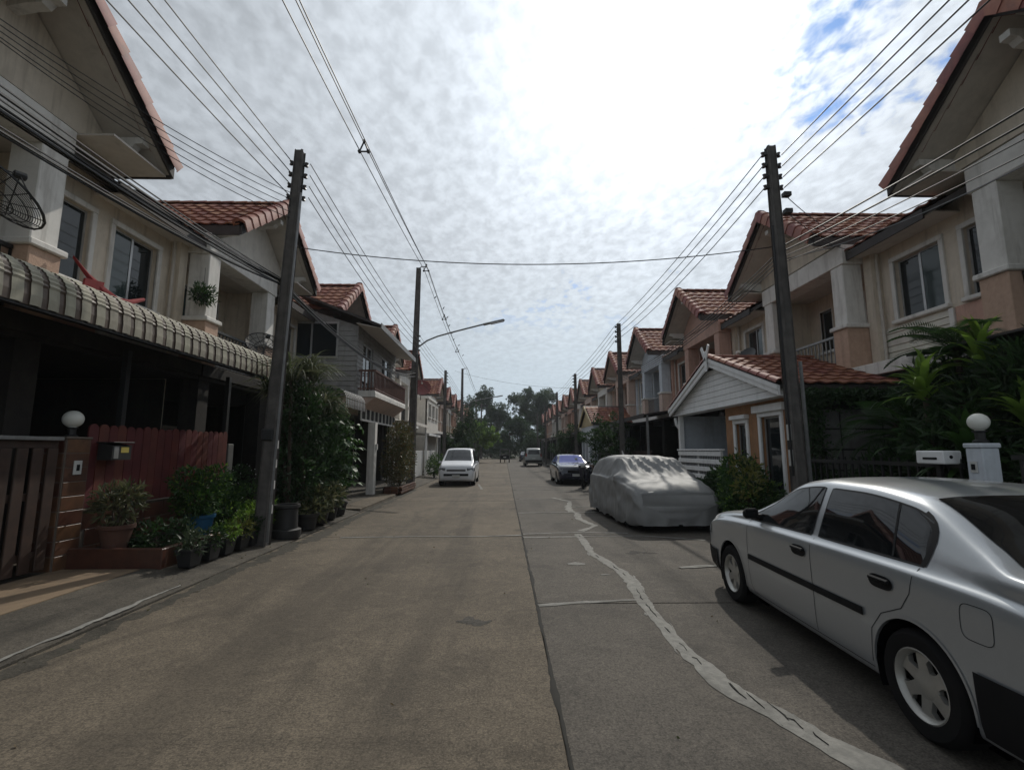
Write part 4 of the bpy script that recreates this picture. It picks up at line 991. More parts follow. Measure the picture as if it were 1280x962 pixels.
for a, b in ((-2.3, -1.2), (-.5, .6), (1.4, 2.3)): window(rbk, -1, 0, a, b, 4.0, 5.0)
MB(-1).box(-.08, 2.65, -3.0, 3.0, 5.3, 5.5, .02).build('parapet', M['trim'], rbk)
carport('R', 19.9, 5.05, 2.85, 'dark banded carport roof behind the covered car', 'fascia', 5.6, 3.2, .5, 'wood', True, 'dark slatted gate behind the covered car')
carport('R', 25.2, 5.05, 2.75, 'dark carport roof before the yellow arched porch', 'fascia', 4.2, 3, .3, 'iron', True, 'dark gate before the yellow arched porch')
for i in range(8):
    carport('R', 36.2 + i * PER, 5.0 - .1 * (i % 2), 2.8 + .12 * (i % 3), f'distant right carport roof, {["first", "second", "third", "fourth", "fifth", "sixth", "seventh", "eighth"][i]} beyond the yellow porch', ['fascia', 'greysheet', 'tile', 'fascia', 'greysheet', 'fascia', 'tile', 'greysheet'][i], 5.5, 2.6, .3 if i % 3 else .7, 'wood' if i < 2 else None, True, f'dark gate under the {["first", "second"][i % 2]} distant right carport')

# ------------------------------------------------------------------ white porch of the second right house
po = empty('porch', (5.0, 11.35, 0), 'white gabled porch with crossed finial and orange wall', 'porch')
PW, PZ, PA = 2.85, 2.78, 3.80
ps = (PA - PZ) / PW
prf = MB()
for s in (-1, 1): prf.prism([(0, s * PW, PZ - .08), (0, s * .002, PA - .08), (0, s * .002, PA), (0, s * PW, PZ)], (2.6, 0, 0))
prf = prf.build('roof', M['fascia'], po)
vn = Vector((0, PW, PA - PZ)).normalized(); nvp = int(math.hypot(PW, PA - PZ) / TL)
for F in slope_frames((0.02, -PW - .04, PZ), (1, 0, 0), vn, 8, nvp): obj('tile', TILE_ME, prf, mtx=F)
joined(TILE, slope_frames((8 * TW + .02, PW + .04, PZ), (-1, 0, 0), Vector((0, -PW, PA - PZ)), 8, nvp), 'tiles', M['tile'], prf)
for s in (-1, 1):
    for F in cap_frames((0.0, s * (PW + .04), PZ + .03), (0.0, 0, PA + .05), Vector((0, s * (PA - PZ), PW))): inst('rake_tile', CAP_ME, prf, M['raketile'], mtx=F)
for F in cap_frames((0, 0, PA + .02), (2.5, 0, PA + .02), (0, 0, 1)): obj('ridge_tile', CAP_ME, prf, mtx=F)
for s in (-1, 1):
    MB().prism([(-.05, s * (PW + .02), PZ - .2), (-.05, s * .001, PA - .2), (-.05, s * .001, PA - .02), (-.05, s * (PW + .02), PZ - .02)], (.045, 0, 0)).build('barge_board', M['white'], po)
    MB().prism([(-.075, s * (PW + .03), PZ - .1), (-.075, s * .001, PA - .08), (-.075, s * .001, PA + .01), (-.075, s * (PW + .03), PZ - .01)], (.024, 0, 0)).build('barge_trim', M['white'], po)
    MB().obox((-.1, s * .1, PA + .12), (.03, .09, .42), Matrix.Rotation(R(-s * 32), 3, 'X')).build('finial', M['white'], po)
MB().box(-.11, -.085, -.06, .06, PA - .32, PA + .18, .008).build('finial_post', M['white'], po)
for k in range(7):     # tongue-and-groove boards of the porch gable
    z0 = PZ - .18 + k * .135; z1 = z0 + .125; hw0 = (PA - .1 - z0) / ps * 1.0; hw1 = (PA - .1 - z1) / ps
    hw0, hw1 = min(hw0, PW - .05), min(hw1, PW - .05)
    if hw1 <= .05: break
    MB().prism([(.1, -hw0, z0), (.1, hw0, z0), (.1, hw1, z1), (.1, -hw1, z1)], (.03, 0, 0)).build('gable_board', M['white'], po)
MB().prism([(.02, -PW + .05, PZ - .2), (.02, PW - .05, PZ - .2), (.35, PW - .05, PZ - .2), (.35, -PW + .05, PZ - .2)], (0, 0, .015)).build('soffit', M['white'], po)
ow = MB(); wall_openings(ow, .3, -2.75, -.12, .1, PZ - .2, [(-1.0, -.52, 1.15, 2.18), (-2.3, -1.6, .12, 2.26)], .1); ow.build('wall', M['orange'], po)
MB().box(.3, .42, -.12, -.02, .1, PZ - .2).build('wall_end', M['orange'], po)
window(po, 1, .3, -1.0, -.52, 1.15, 2.18, leaves=1, frame_m='white'); dw = window(po, 1, .3, -2.3, -1.6, .12, 2.26, leaves=1, frame_m='white'); dw.name = 'porch_door'
MB().box(.18, .34, -1.12, -.42, 2.27, 2.36, .01).build('window_hood', M['white'], po); MB().box(.2, .34, -2.5, -1.4, 2.35, 2.5, .01).build('door_head', M['white'], po)
MB().box(1.6, 1.7, -.02, 2.75, .1, PZ - .2).build('back_wall', M['bluewhite'], po); MB().box(.3, 1.7, 2.65, 2.75, .1, PZ - .2).build('side_wall', M['bluewhite'], po)
MB().box(1.58, 1.6, 1.2, 1.6, 1.75, 1.82).build('wall_plaque', M['trimblk'], po); MB().box(1.58, 1.6, 1.3, 1.5, 1.95, 2.03).build('wall_plaque', M['trimblk'], po)
MB().box(.12, .24, 2.5, 2.62, .1, PZ - .2).build('column', M['white'], po); MB().tube([(.08, 2.72, PZ - .25), (.1, 2.7, PZ - .45), (.2, 2.68, PZ - .6), (.2, 2.68, .2)], .04, 8).build('downpipe', M['white'], po)
lv = empty('louvre_fence', (5.02, 12.45, 0), 'white low fence of horizontal louvres under the porch', 'fence')
for k in range(6): MB().box(0, .03, -1.35, 1.35, .5 + k * .19, .5 + k * .19 + .11, .006).build('louvre', M['white'], lv)
for y in (-1.32, 0, 1.28): MB().box(.03, .08, y, y + .06, .1, 1.6).build('post', M['white'], lv)
MB().box(-.02, .1, -1.38, 1.38, 1.58, 1.62, .006).build('top_rail', M['white'], lv)
for k in range(26): MB().box(.035, .05, -1.3 + k * .1, -1.27 + k * .1, .3, 1.58).build('picket', M['greysheet'], lv)
# boundary wall of framed block panels under the near eave of the porch
bw = empty('panel_wall', (5.4, 8.6, 0), 'dark grey wall of framed panels in the shade right of the pole', 'wall')
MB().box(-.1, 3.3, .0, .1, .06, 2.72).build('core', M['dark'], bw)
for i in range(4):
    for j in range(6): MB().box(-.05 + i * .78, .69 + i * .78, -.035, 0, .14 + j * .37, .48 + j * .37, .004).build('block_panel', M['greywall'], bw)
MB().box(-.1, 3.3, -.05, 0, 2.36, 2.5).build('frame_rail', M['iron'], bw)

# ------------------------------------------------------------------ right front garden: pillar, lamp, letterbox, dark fence
rp_ = empty('gate_pillar', (5.1, 5.05, 0), 'pale square gate pillar under the right globe lamp', 'pillar')
MB().box(-.095, .095, -.095, .095, .06, 1.62, .012).build('shaft', M['bluewhite'], rp_); MB().box(-.108, .108, -.108, .108, 1.62, 1.67, .01).build('coping', M['bluewhite'], rp_)
q = MB().box(-.107, -.096, -.03, .05, 1.36, 1.48, .003).build('bell_switch', M['paper'], rp_); MB().box(-.113, -.108, -.01, .03, 1.39, 1.45).build('button', M['trimblk'], q)
globe_lamp(5.1, 5.05, 1.68, 'white globe lamp on the pale pillar, right', .095)
rb = empty('letterbox', (5.02, 5.5, 1.44), 'white letterbox with black slot beside the pale pillar', 'letterbox')
MB().box(-.12, .1, -.2, .16, 0, .15, .012).build('box', M['white'], rb); MB().box(-.126, -.12, -.12, .06, .05, .075).build('slot', M['trimblk'], rb); MB().lathe([(.02, -.204), (.02, -.2)], (-.03, 0, .08), 10, 'y').build('lock', M['trimblk'], rb)
MB().box(-.01, .03, -.03, .03, -1.38, 0).build('stand', M['iron'], rb)
rf2 = empty('iron_fence', (5.1, 6.6, 0), 'dark iron fence behind the silver sedan', 'fence')
for k in range(22): MB().box(-.012, .012, -1.3 + k * .14, -1.276 + k * .14, .1, 1.5).build('bar', M['iron'], rf2)
for z in (.25, 1.4): MB().box(-.02, .02, -1.32, 1.75, z, z + .05).build('rail', M['iron'], rf2)
rf3 = empty('iron_fence', (5.1, 3.3, 0), 'dark iron gate right of the pale pillar', 'gate')
for k in range(20): MB().box(-.012, .012, -1.3 + k * .14, -1.276 + k * .14, .1, 1.55).build('bar', M['iron'], rf3)
for z in (.25, 1.5): MB().box(-.02, .02, -1.32, 1.45, z, z + .05).build('rail', M['iron'], rf3)
# tiled canopy over that front garden's carport
cp = empty('carport_roof', (5.9, 4.6, 0), 'dark carport roof above the palms at the right edge', 'carport')
for k in range(8): MB().prism([(0, -2.2 + k * .55, 2.95), (1.6, -2.2 + k * .55, 3.12), (1.6, -2.2 + k * .55, 3.15), (0, -2.2 + k * .55, 2.98)], (0, .53, 0)).build('roof_sheet', M['fascia'], cp)

# ------------------------------------------------------------------ yellow porch with arches, right middle distance
yp_ = empty('arched_porch', (4.95, 29.3, 0), 'yellow gabled porch with arched windows and red door', 'porch')
q = MB()
for s in (-1, 1): q.prism([(0, s * 2.3, 3.05), (0, 0, 4.2), (0, 0, 4.28), (0, s * 2.3, 3.13)], (2.4, 0, 0))
q = q.build('roof', M['fascia'], yp_)
vy = Vector((0, 2.3, 1.15)).normalized(); joined(TILE, slope_frames((0.02, -2.34, 3.13), (1, 0, 0), vy, 8, 7), 'tiles', M['tile'], q); joined(TILE, slope_frames((8 * TW, 2.34, 3.13), (-1, 0, 0), Vector((0, -2.3, 1.15)), 8, 7), 'tiles', M['tile'], q)
for s in (-1, 1): MB().prism([(-.05, s * 2.3, 2.95), (-.05, 0, 4.1), (-.05, 0, 4.28), (-.05, s * 2.3, 3.13)], (.05, 0, 0)).build('barge_board', M['yellowwall'], yp_)
MB().prism([(.12, -2.1, 3.0), (.12, 2.1, 3.0), (.12, 0, 4.05)], (.05, 0, 0)).build('gable_wall', M['yellowwall'], yp_)
def arch_wall(y0, y1, z1, opens):
    mb = MB(); 
    wall_openings(mb, .15, y0, y1, .1, z1, [(a, b, c, d) for a, b, c, d in opens], .15); return mb
arch_wall(-2.1, 2.1, 3.0, [(-1.5, -.7, .9, 2.3), (-.2, .6, .1, 2.3), (1.0, 1.8, .9, 2.3)]).build('wall', M['bluewhite'], yp_)
for a, b, c in ((-1.5, -.7, .9), (-.2, .6, .1), (1.0, 1.8, .9)):
    r = (b - a) / 2; yc = (a + b) / 2
    for s in (-1, 1):
        pts = [(.14, yc + s * r, 2.302), (.14, yc + s * r, 1.9)] + [(.14, yc + s * r * math.cos(R(t)), 1.9 + r * math.sin(R(t))) for t in range(10, 91, 10)]
        MB().prism(pts, (.1, 0, 0)).build('arch_spandrel', M['bluewhite'], yp_)
    MB().box(.29, .3, a, b, c, 2.3).build('arch_pane' if c > .5 else 'red_door', M['glass' if c > .5 else 'redwood'], yp_)
MB().box(.16, 2.2, -2.1, -2.0, .1, 3.0).build('side_wall', M['bluewhite'], yp_)
MB().box(.05, .15, -2.1, 2.1, .1, .75).build('plinth', M['brick'], yp_)

# ------------------------------------------------------------------ vehicles
def pchip(xs, ys):
    xs = np.array(xs, float); ys = np.array(ys, float); h = np.diff(xs); d = np.diff(ys) / h; m = np.zeros(len(xs))
    for i in range(1, len(xs) - 1):
        if d[i - 1] * d[i] > 0:
            w1 = 2 * h[i] + h[i - 1]; w2 = h[i] + 2 * h[i - 1]; m[i] = (w1 + w2) / (w1 / d[i - 1] + w2 / d[i])
    m[0], m[-1] = d[0], d[-1]
    def f(x):
        x = np.clip(x, xs[0], xs[-1]); i = np.clip(np.searchsorted(xs, x) - 1, 0, len(xs) - 2)
        t = (x - xs[i]) / h[i]; t2 = t * t; t3 = t2 * t
        return (2 * t3 - 3 * t2 + 1) * ys[i] + (t3 - 2 * t2 + t) * h[i] * m[i] + (-2 * t3 + 3 * t2) * ys[i + 1] + (t3 - t2) * h[i] * m[i + 1]
    return f
class Shell:
    """car shell lofted from rows (y, top z, belt half width, belt z, upper edge half width, upper edge z, sill z)"""
    def __init__(s, rows):
        rows = sorted(rows); c = list(zip(*rows)); s.y0, s.y1 = c[0][0], c[0][-1]
        s.ks = [r[0] for r in rows]
        s.F = [pchip(c[0], c[i]) for i in range(1, 7)]; s.cache = {}
    def sec(s, y):
        k = round(float(y), 4)
        if k in s.cache: return s.cache[k]
        zt, wb, zb, wr, zr, z0 = (float(f(y)) for f in s.F)
        mx = wb * .93 + (wr - wb * .93) * .5 + .014; mz = zb + .012 + (zr - zb - .012) * .5
        h = zb - z0
        C = [(0, z0), (wb * .91, z0), (wb * .975, z0 + .10 * h), (wb * .997, z0 + .42 * h), (wb, z0 + .74 * h), (wb * .985, zb - .035 * min(1, h / .5)), (wb * .935, zb + .008), (mx, mz), (wr, zr), (wr * .82, zr + .62 * (zt - zr)), (wr * .42, zr + .93 * (zt - zr)), (0, zt)]
        t = np.arange(len(C)); fx, fz = pchip(t, [q[0] for q in C]), pchip(t, [q[1] for q in C])
        tt = np.linspace(0, 11, 67); P_ = np.stack([fx(tt), fz(tt)], 1); s.cache[k] = P_; return P_
    def side(s, y, z):
        P_ = s.sec(y)[6:49]; return float(np.interp(z, np.maximum.accumulate(P_[:, 1]), P_[:, 0]))
    def top(s, y, x):
        P_ = s.sec(y)[48:][::-1]; return float(np.interp(abs(x), P_[:, 0], P_[:, 1]))
    def edge(s, y): return float(s.F[3](y)), float(s.F[4](y))
    def mesh(s, ny=84):
        yy = sorted(set([round(q, 4) for q in np.linspace(s.y0, s.y1, ny)] + [round(k, 4) for k in s.ks])); n = 67; mb = MB(); vs = []
        for y in yy:
            P_ = s.sec(y); vs += [(x, y, z) for x, z in P_] + [(-x, y, z) for x, z in P_[1:-1][::-1]]
        m = n * 2 - 2
        fs = [(i * m + k, i * m + (k + 1) % m, (i + 1) * m + (k + 1) % m, (i + 1) * m + k) for i in range(len(yy) - 1) for k in range(m)]
        fs += [tuple(range(m)), tuple(range((len(yy) - 1) * m, len(yy) * m))]
        return mb.add(vs, fs)
    def side_patch(s, y0, y1, lo, hi, sgn, off=.004, ny=14, nz=5):
        def f(u, v):
            y = y0 + (y1 - y0) * u; a, b = lo(y), hi(y); b = max(b, a + .004); z = a + (b - a) * v
            return (sgn * (s.side(y, z) + off), y, z)
        return MB().grid(f, ny, nz)
    def top_patch(s, y0, y1, frac, off, ny=10, nx=12, trim=None):
        def f(u, v):
            y = y0 + (y1 - y0) * u; wr, _ = s.edge(y); x = (2 * v - 1) * wr * frac
            dz = (s.top(y + .02, x) - s.top(y - .02, x)) / .04; l = math.hypot(1, dz)
            return (x, y - off * dz / l, s.top(y, x) + off / l)
        return MB().grid(f, ny, nx)
    def line(s, pts, sgn, wd=.007, off=.0025):
        L = []
        for (a, b) in zip(pts, pts[1:]):
            n = max(2, int(math.hypot(b[0] - a[0], b[1] - a[1]) / .05)); L += [(a[0] + (b[0] - a[0]) * i / n, a[1] + (b[1] - a[1]) * i / n) for i in range(n)]
        L.append(pts[-1]); vs = []
        for i, (y, z) in enumerate(L):
            p, q = L[max(0, i - 1)], L[min(len(L) - 1, i + 1)]; dy, dz = q[0] - p[0], q[1] - p[1]; l = math.hypot(dy, dz) or 1; ny_, nz_ = -dz / l * wd / 2, dy / l * wd / 2
            for k in (-1, 1): vs.append((sgn * (s.side(y + k * ny_, z + k * nz_) + off), y + k * ny_, z + k * nz_))
        return MB().add(vs, [(2 * i, 2 * i + 1, 2 * i + 3, 2 * i + 2) for i in range(len(L) - 1)])

def wheel_meshes(r, style):
    w = .095; rr = r * .66
    ty = MB().lathe([(rr, -w), (rr + .02, -w - .004), (r - .03, -w - .006), (r - .008, -w + .014), (r, -w + .035), (r, w - .035), (r - .008, w - .014), (r - .03, w + .006), (rr + .02, w + .004), (rr, w), (rr, -w)], n=36, axis='x', caps=False).mesh('tyre', M['tyre'], 35)
    mb = MB().lathe([(rr, -w * .2), (rr, w * .96), (rr - .008, w * 1.0), (rr - .022, w * .86), (rr - .03, w * .55)], n=36, axis='x', caps=False)
    mb.lathe([(.004, w * .72), (.06, w * .72), (.085, w * .62), (.09, w * .4)], n=24, axis='x')
    ns = 6 if style == 'six' else 10
    for k in range(ns):
        a = 2 * math.pi * k / ns; wd = .042 if ns == 6 else .022
        rot = Matrix.Rotation(a, 3, 'X'); pts = [(w * .66, -wd * .9, .06), (w * .66, wd * .9, .06), (w * .78, wd * .75, rr * .66), (w * .62, wd * 1.35, rr - .02), (w * .62, -wd * 1.35, rr - .02), (w * .78, -wd * .75, rr * .66)]
        P_ = [rot @ Vector(q) for q in pts]; mb.prism(P_, (-.03, 0, 0))
    rm = mb.mesh('rim', M['rim'], 40)
    hb = MB().lathe([(.004, w * .25), (rr - .005, w * .25), (rr - .005, -w * .4), (.004, -w * .4)], n=24, axis='x', caps=False).mesh('wheel', M['trimblk'])
    return ty, rm, hb

def car(name, label, loc, rz, rows, paint, ax=1.232, r=.29, track=.73, cat='car', wins=(), shield=None, back=None, seams=(), mould=None, rear_bumper=None, handles=(), headl=None, taill=None, mirror=None, flap=None, style='six', arch=.335, grille=None, glass='carglass', plate=None, front_bumper=None, arch_trim=True):
    e = empty(name, loc, label, cat, 'cars parked along the street', rz); S = Shell(rows)
    me = S.mesh().mesh('body', M[paint], 50); body = obj('body', me, e)
    cut = MB()
    for y in (-ax, ax):
        for s in (-1, 1): cut.lathe([(arch, s * .52), (arch, s * 1.2)], (0, y, r + .005), 40, 'x')
    co = cut.build('cutter', None); co.parent = e
    bo = body.modifiers.new('arch', 'BOOLEAN'); bo.operation = 'DIFFERENCE'; bo.object = co; bo.solver = 'EXACT'
    bpy.context.view_layer.update(); dg = bpy.context.evaluated_depsgraph_get()
    nm = bpy.data.meshes.new_from_object(body.evaluated_get(dg)); body.modifiers.clear(); body.data = nm; nm.shade_smooth(); nm.set_sharp_from_angle(angle=R(38))
    bpy.data.objects.remove(co)
    ty, rm, hb = cached(('wheel', r, style), lambda: wheel_meshes(r, style))
    for y in (-ax, ax):
        for s in (-1, 1):
            wl = obj('wheel', hb, e, (s * track, y, r)); wl.rotation_euler = (0, 0, 0 if s > 0 else math.pi)
            obj('tyre', ty, wl); obj('rim', rm, wl)
            q = MB()
            n = 18; q.add([(s * .535, y + (arch - .004) * math.cos(R(a)), r + .005 + (arch - .004) * math.sin(R(a))) for a in np.linspace(-25, 205, n)] + [(s * (S.side(y, .5) - .012), y + (arch - .004) * math.cos(R(a)), r + .005 + (arch - .004) * math.sin(R(a))) for a in np.linspace(-25, 205, n)], [(i, i + 1, n + i + 1, n + i) for i in range(n - 1)])
            q.add([(s * .536, y + .33 * math.cos(R(a)), r + .33 * math.sin(R(a))) for a in range(0, 360, 20)], [tuple(range(18))])
            q.build('wheel_liner', M['liner'], e)
            if arch_trim:
                lp = [(y + (arch + .006) * math.cos(R(a)), r + .005 + (arch + .006) * math.sin(R(a))) for a in range(-8, 189, 7)]
                S.line(lp, s, .016, .005).build('arch_lip', M[paint], e, 60)
    for s in (-1, 1):
        for (y0, y1, d0, d1) in wins:
            lo = lambda y: float(S.F[2](y)) + .03
            hi = lambda y: min(S.edge(y)[1] - .042, lo(y) + d0 * (y - y0) if d0 else 9, lo(y) + d1 * (y1 - y) if d1 else 9)
            S.side_patch(y0, y1, lo, hi, s, .004, 24, 5).build('side_window', M[glass], e, 50)
            n = 24; ol = [(y0 + (y1 - y0) * i / n, hi(y0 + (y1 - y0) * i / n)) for i in range(n + 1)]
            pts = [(y0, lo(y0))] + ol + [(y1, lo(y1)), (y0, lo(y0))]
            S.line(pts, s, .022, .003).build('window_seal', M['seam'], e)
        for pts in seams: S.line(pts, s, .0055, .0015).build('door_seam', M['seam'], e)
        if mould:
            y0, y1, z = mould
            S.side_patch(y0, y1, lambda y: z - .022, lambda y: z + .022, s, .014, 30, 2).build('door_moulding', M['trimblk'], e, 40)
            S.side_patch(y0, y1, lambda y: z - .026, lambda y: z + .026, s, .006, 30, 2).build('moulding_base', M['seam'], e, 40)
        for (y, z) in handles:
            S.side_patch(y - .1, y + .1, lambda q: z - .04 * math.sqrt(max(0, 1 - ((q - y) / .102) ** 4)), lambda q: z + .04 * math.sqrt(max(0, 1 - ((q - y) / .102) ** 4)), s, .006, 14, 3).build('door_handle', M['trimblk'], e, 50)
            x = S.side(y, z); MB().box(min(s * (x + .004), s * (x + .026)), max(s * (x + .004), s * (x + .026)), y - .085, y + .085, z + .002, z + .026, .006).build('handle_pull', M['trimblk'], e)
        if mirror:
            y, z, m = mirror; x = S.side(y, z)
            q = MB(); q.obox((s * (x + .095), y, z + .012), (.16, .075, .095), Matrix.Rotation(R(-12 * s), 3, 'Z'), .03); mi = q.build('mirror', M[m], e)
            MB().obox((s * (x + .1), y - .04, z + .012), (.135, .006, .075), Matrix.Rotation(R(-12 * s), 3, 'Z')).build('mirror_glass', M['carglass'], mi)
            MB().box(min(s * (x - .01), s * (x + .05)), max(s * (x - .01), s * (x + .05)), y - .03, y + .03, z - .035, z + .005).build('mirror_foot', M[m], mi)
        for b, nm_, lo, hi in ((rear_bumper, 'rear_bumper', None, None), (front_bumper, 'front_bumper', None, None)):
            if b: S.side_patch(b[0], b[1], lambda y: b[2], lambda y: b[3], s, .012, 16, 5).build(nm_, M[b[4]], e, 40)
        if headl:
            y0, y1, z0, z1 = headl; S.side_patch(y0, y1, lambda y: z0, lambda y: z1, s, .006, 8, 4).build('headlight', M['headlamp'], e, 50)
        if taill:
            y0, y1, z0, z1 = taill; S.side_patch(y0, y1, lambda y: z0, lambda y: z1, s, .006, 8, 4).build('tail_light', M['redlamp'], e, 50)
    if rear_bumper:
        for s in (-1, 1): S.line([(-1.285, .945), (-1.30, 1.02), (-1.30, 1.08), (-1.285, 1.13), (-1.255, 1.17), (-1.215, 1.20), (-1.17, 1.222)], s, .036, .0045).build('quarter_trim', M['trimblk'], e, 50); S.line([(-1.06, .955), (-.98, 1.262)], s, .016, .0065).build('window_divider', M['trimblk'], e)
    if flap:
        y, z, a, b = flap; f = [(y + a * math.copysign(abs(math.cos(R(t))) ** .45, math.cos(R(t))), z + b * math.copysign(abs(math.sin(R(t))) ** .45, math.sin(R(t)))) for t in range(0, 361, 9)]
        S.line(f, -1, .004, .0015).build('fuel_flap', M['seam'], e)
    if shield: S.top_patch(shield[0], shield[1], .87, .005).build('windscreen', M[glass], e, 50)
    if back: S.top_patch(back[0], back[1], .86, .005).build('rear_window', M['carglass'], e, 50)
    if grille:
        y, z, a, b = grille; MB().box(-a, a, y - .02, y, z - b, z + b, .01).build('grille', M['trimblk'], e)
    if plate:
        y, z = plate; MB().box(-.17, .17, y - .012, y + .012, z - .06, z + .06, .004).build('number_plate', M['paper'], e)
    return e, S
SEDAN = [(-2.25, .60, .66, .50, .55, .56, .30), (-2.225, .82, .735, .64, .67, .78, .25), (-2.16, .965, .785, .76, .73, .935, .22), (-2.0, 1.01, .812, .86, .745, .98, .20), (-1.76, 1.03, .828, .90, .745, 1.0, .185),
         (-1.58, 1.105, .834, .912, .69, 1.07, .18), (-1.06, 1.335, .84, .92, .595, 1.285, .18), (-.6, 1.38, .84, .918, .595, 1.335, .18), (-.2, 1.385, .84, .912, .595, 1.338, .18), (.12, 1.355, .84, .908, .595, 1.305, .18),
         (.52, 1.165, .838, .90, .655, 1.115, .18), (.90, .985, .832, .885, .735, .962, .185), (1.4, .935, .822, .85, .71, .91, .20), (1.82, .87, .795, .775, .68, .84, .22), (1.98, .78, .75, .67, .63, .745, .25), (2.05, .62, .66, .53, .54, .59, .31)]
seamsS = [[(.80, .905), (.80, .45), (.78, .30), (.74, .24)], [(-.27, .92), (-.29, .5), (-.28, .25)], [(-1.27, .93), (-1.24, .78), (-1.17, .68), (-1.0, .60), (-.90, .48), (-.865, .27)], [(.74, .235), (-.865, .235)]]
car('sedan', 'silver sedan with black side mouldings parked at the right front', (3.22, 4.04, .0), R(-2.5), SEDAN, 'silver', wins=[(-.22, .80, 0, 0), (-1.292, -.31, 7, 0)], shield=(.18, .86), back=(-1.71, -1.12),
    seams=seamsS, mould=(-.84, .78, .56), rear_bumper=(-2.24, -1.60, .22, .52, 'trimblk'), handles=[(-.12, .80), (-1.02, .79)], headl=(1.80, 1.98, .62, .72), taill=(-2.22, -2.0, .66, .82), mirror=(.66, .975, 'trimblk'), flap=(-1.64, .75, .085, .085), grille=(2.06, .6, .3, .05), plate=(-2.25, .58), front_bumper=(1.62, 2.045, .22, .46, 'trimblk'))
MPV = [(-2.08, .60, .70, .50, .60, .56, .30), (-2.05, 1.15, .78, .85, .62, 1.1, .24), (-1.98, 1.55, .80, .95, .60, 1.48, .2), (-1.8, 1.66, .82, .97, .60, 1.6, .19), (-.8, 1.69, .83, .97, .60, 1.63, .19), (.2, 1.68, .83, .96, .6, 1.62, .19), (.42, 1.64, .83, .95, .6, 1.58, .19),
       (.9, 1.36, .83, .94, .66, 1.31, .19), (1.32, 1.09, .82, .92, .72, 1.06, .19), (1.7, .99, .81, .86, .70, .96, .2), (1.95, .87, .77, .74, .66, .84, .22), (2.03, .71, .72, .60, .6, .68, .26), (2.07, .55, .64, .46, .5, .52, .32)]
car('van', 'white people carrier facing the camera, parked at the left kerb', (-2.13, 23.6, 0), R(180), MPV, 'carwhite', ax=1.33, r=.31, track=.72, cat='van', wins=[(.1, 1.25, 0, 0), (-.9, .02, 0, 0), (-1.85, -1.0, 0, 0)], shield=(.5, 1.27), seams=[[(1.1, .9), (1.08, .3)], [(.05, .92), (.05, .28)], [(-.95, .92), (-.95, .45)]],
    headl=(1.72, 1.99, .66, .80), mirror=(1.0, 1.02, 'carwhite'), grille=(2.085, .50, .55, .05), plate=(2.09, .44), style='ten', taill=(-2.05, -1.9, .8, 1.2))
van_ = bpy.data.objects['van']; 
for s_ in (-1, 1): MB().obox((s_ * .60, 1.97, .735), (.26, .10, .13), Matrix.Rotation(R(-s_ * 24), 3, 'Z'), .03).build('headlight', M['headlamp'], van_)
MB().box(-.42, .42, 2.03, 2.06, .66, .74, .01).build('upper_grille', M['trimblk'], van_); MB().box(-.40, .40, 2.06, 2.07, .70, .715).build('grille_bar', M['lampglass'], van_)
car('sedan', 'navy blue saloon with bluish windscreen, facing the camera on the right', (3.3, 24.2, 0), R(180), SEDAN, 'navy', wins=[(-.22, .80, 0, 0), (-1.26, -.31, 7, 0)], shield=(.18, .86), back=(-1.71, -1.12), headl=(1.84, 2.02, .60, .72), mirror=(.66, .975, 'navy'), grille=(2.075, .62, .38, .06), plate=(2.08, .45), glass='skyglass')
SUV = [(y * 1.06, zt * 1.04, wb * 1.05, zb, wr * 1.05, zr * 1.04, z0 + .1) for y, zt, wb, zb, wr, zr, z0 in MPV]
car('estate_car', 'silver grey off-roader seen from behind, parked far on the right', (2.85, 48.4, .02), 0, SUV, 'suvsilver', ax=1.36, r=.36, track=.75, arch=.40, wins=[(.1, 1.25, 0, 0), (-.9, .02, 0, 0), (-1.85, -1.0, 0, 0)], shield=(.5, 1.27), back=None, taill=(-2.19, -2.05, .95, 1.25), style='ten', plate=(-2.2, .75))
eb = bpy.data.objects['estate_car']; MB().prism([(-.56, -2.185, 1.16), (.56, -2.185, 1.16), (.5, -2.13, 1.56), (-.5, -2.13, 1.56)], (0, -.02, 0)).build('rear_window', M['carglass'], eb); MB().box(-.8, .8, -2.27, -2.15, .42, .62, .03).build('rear_bumper', M['trimblk'], eb)
car('sedan', 'small dark car far down the right kerb beyond the off-roader', (3.0, 68, 0), 0, SEDAN, 'navy', wins=[(-.22, .80, 0, 0), (-1.26, -.31, 7, 0)], shield=(.18, .86), back=(-1.71, -1.12), taill=(-2.17, -1.95, .64, .80))

# covered car: cloth draped over a hatchback shell
cv = empty('covered_car', (3.32, 11.55, 0), 'car under a wrinkled silver cover, parked before the white porch', 'car', 'cars parked along the street', R(183))
HB = [(-1.95, .5, .70, .42, .62, .46, .12), (-1.93, 1.0, .80, .8, .68, .95, .10), (-1.75, 1.28, .84, .95, .66, 1.22, .10), (-1.3, 1.42, .86, .98, .64, 1.37, .10), (-.5, 1.47, .88, .98, .64, 1.42, .10), (.15, 1.45, .88, .97, .64, 1.40, .10), (.5, 1.36, .88, .96, .66, 1.31, .10),
      (.95, 1.13, .88, .94, .72, 1.09, .10), (1.3, 1.0, .87, .90, .74, .97, .10), (1.7, .93, .85, .84, .72, .90, .10), (1.95, .80, .80, .70, .66, .77, .11), (2.05, .62, .74, .54, .58, .58, .12), (2.08, .5, .7, .44, .52, .46, .13)]
rid = lambda q: 1 - abs(math.sin(q)) * 2          # sharp-crested cloth ridge
SH = Shell(HB); mb = MB(); ny, m = 260, 0
yy = list(np.linspace(SH.y0, SH.y1, ny)); vs = []
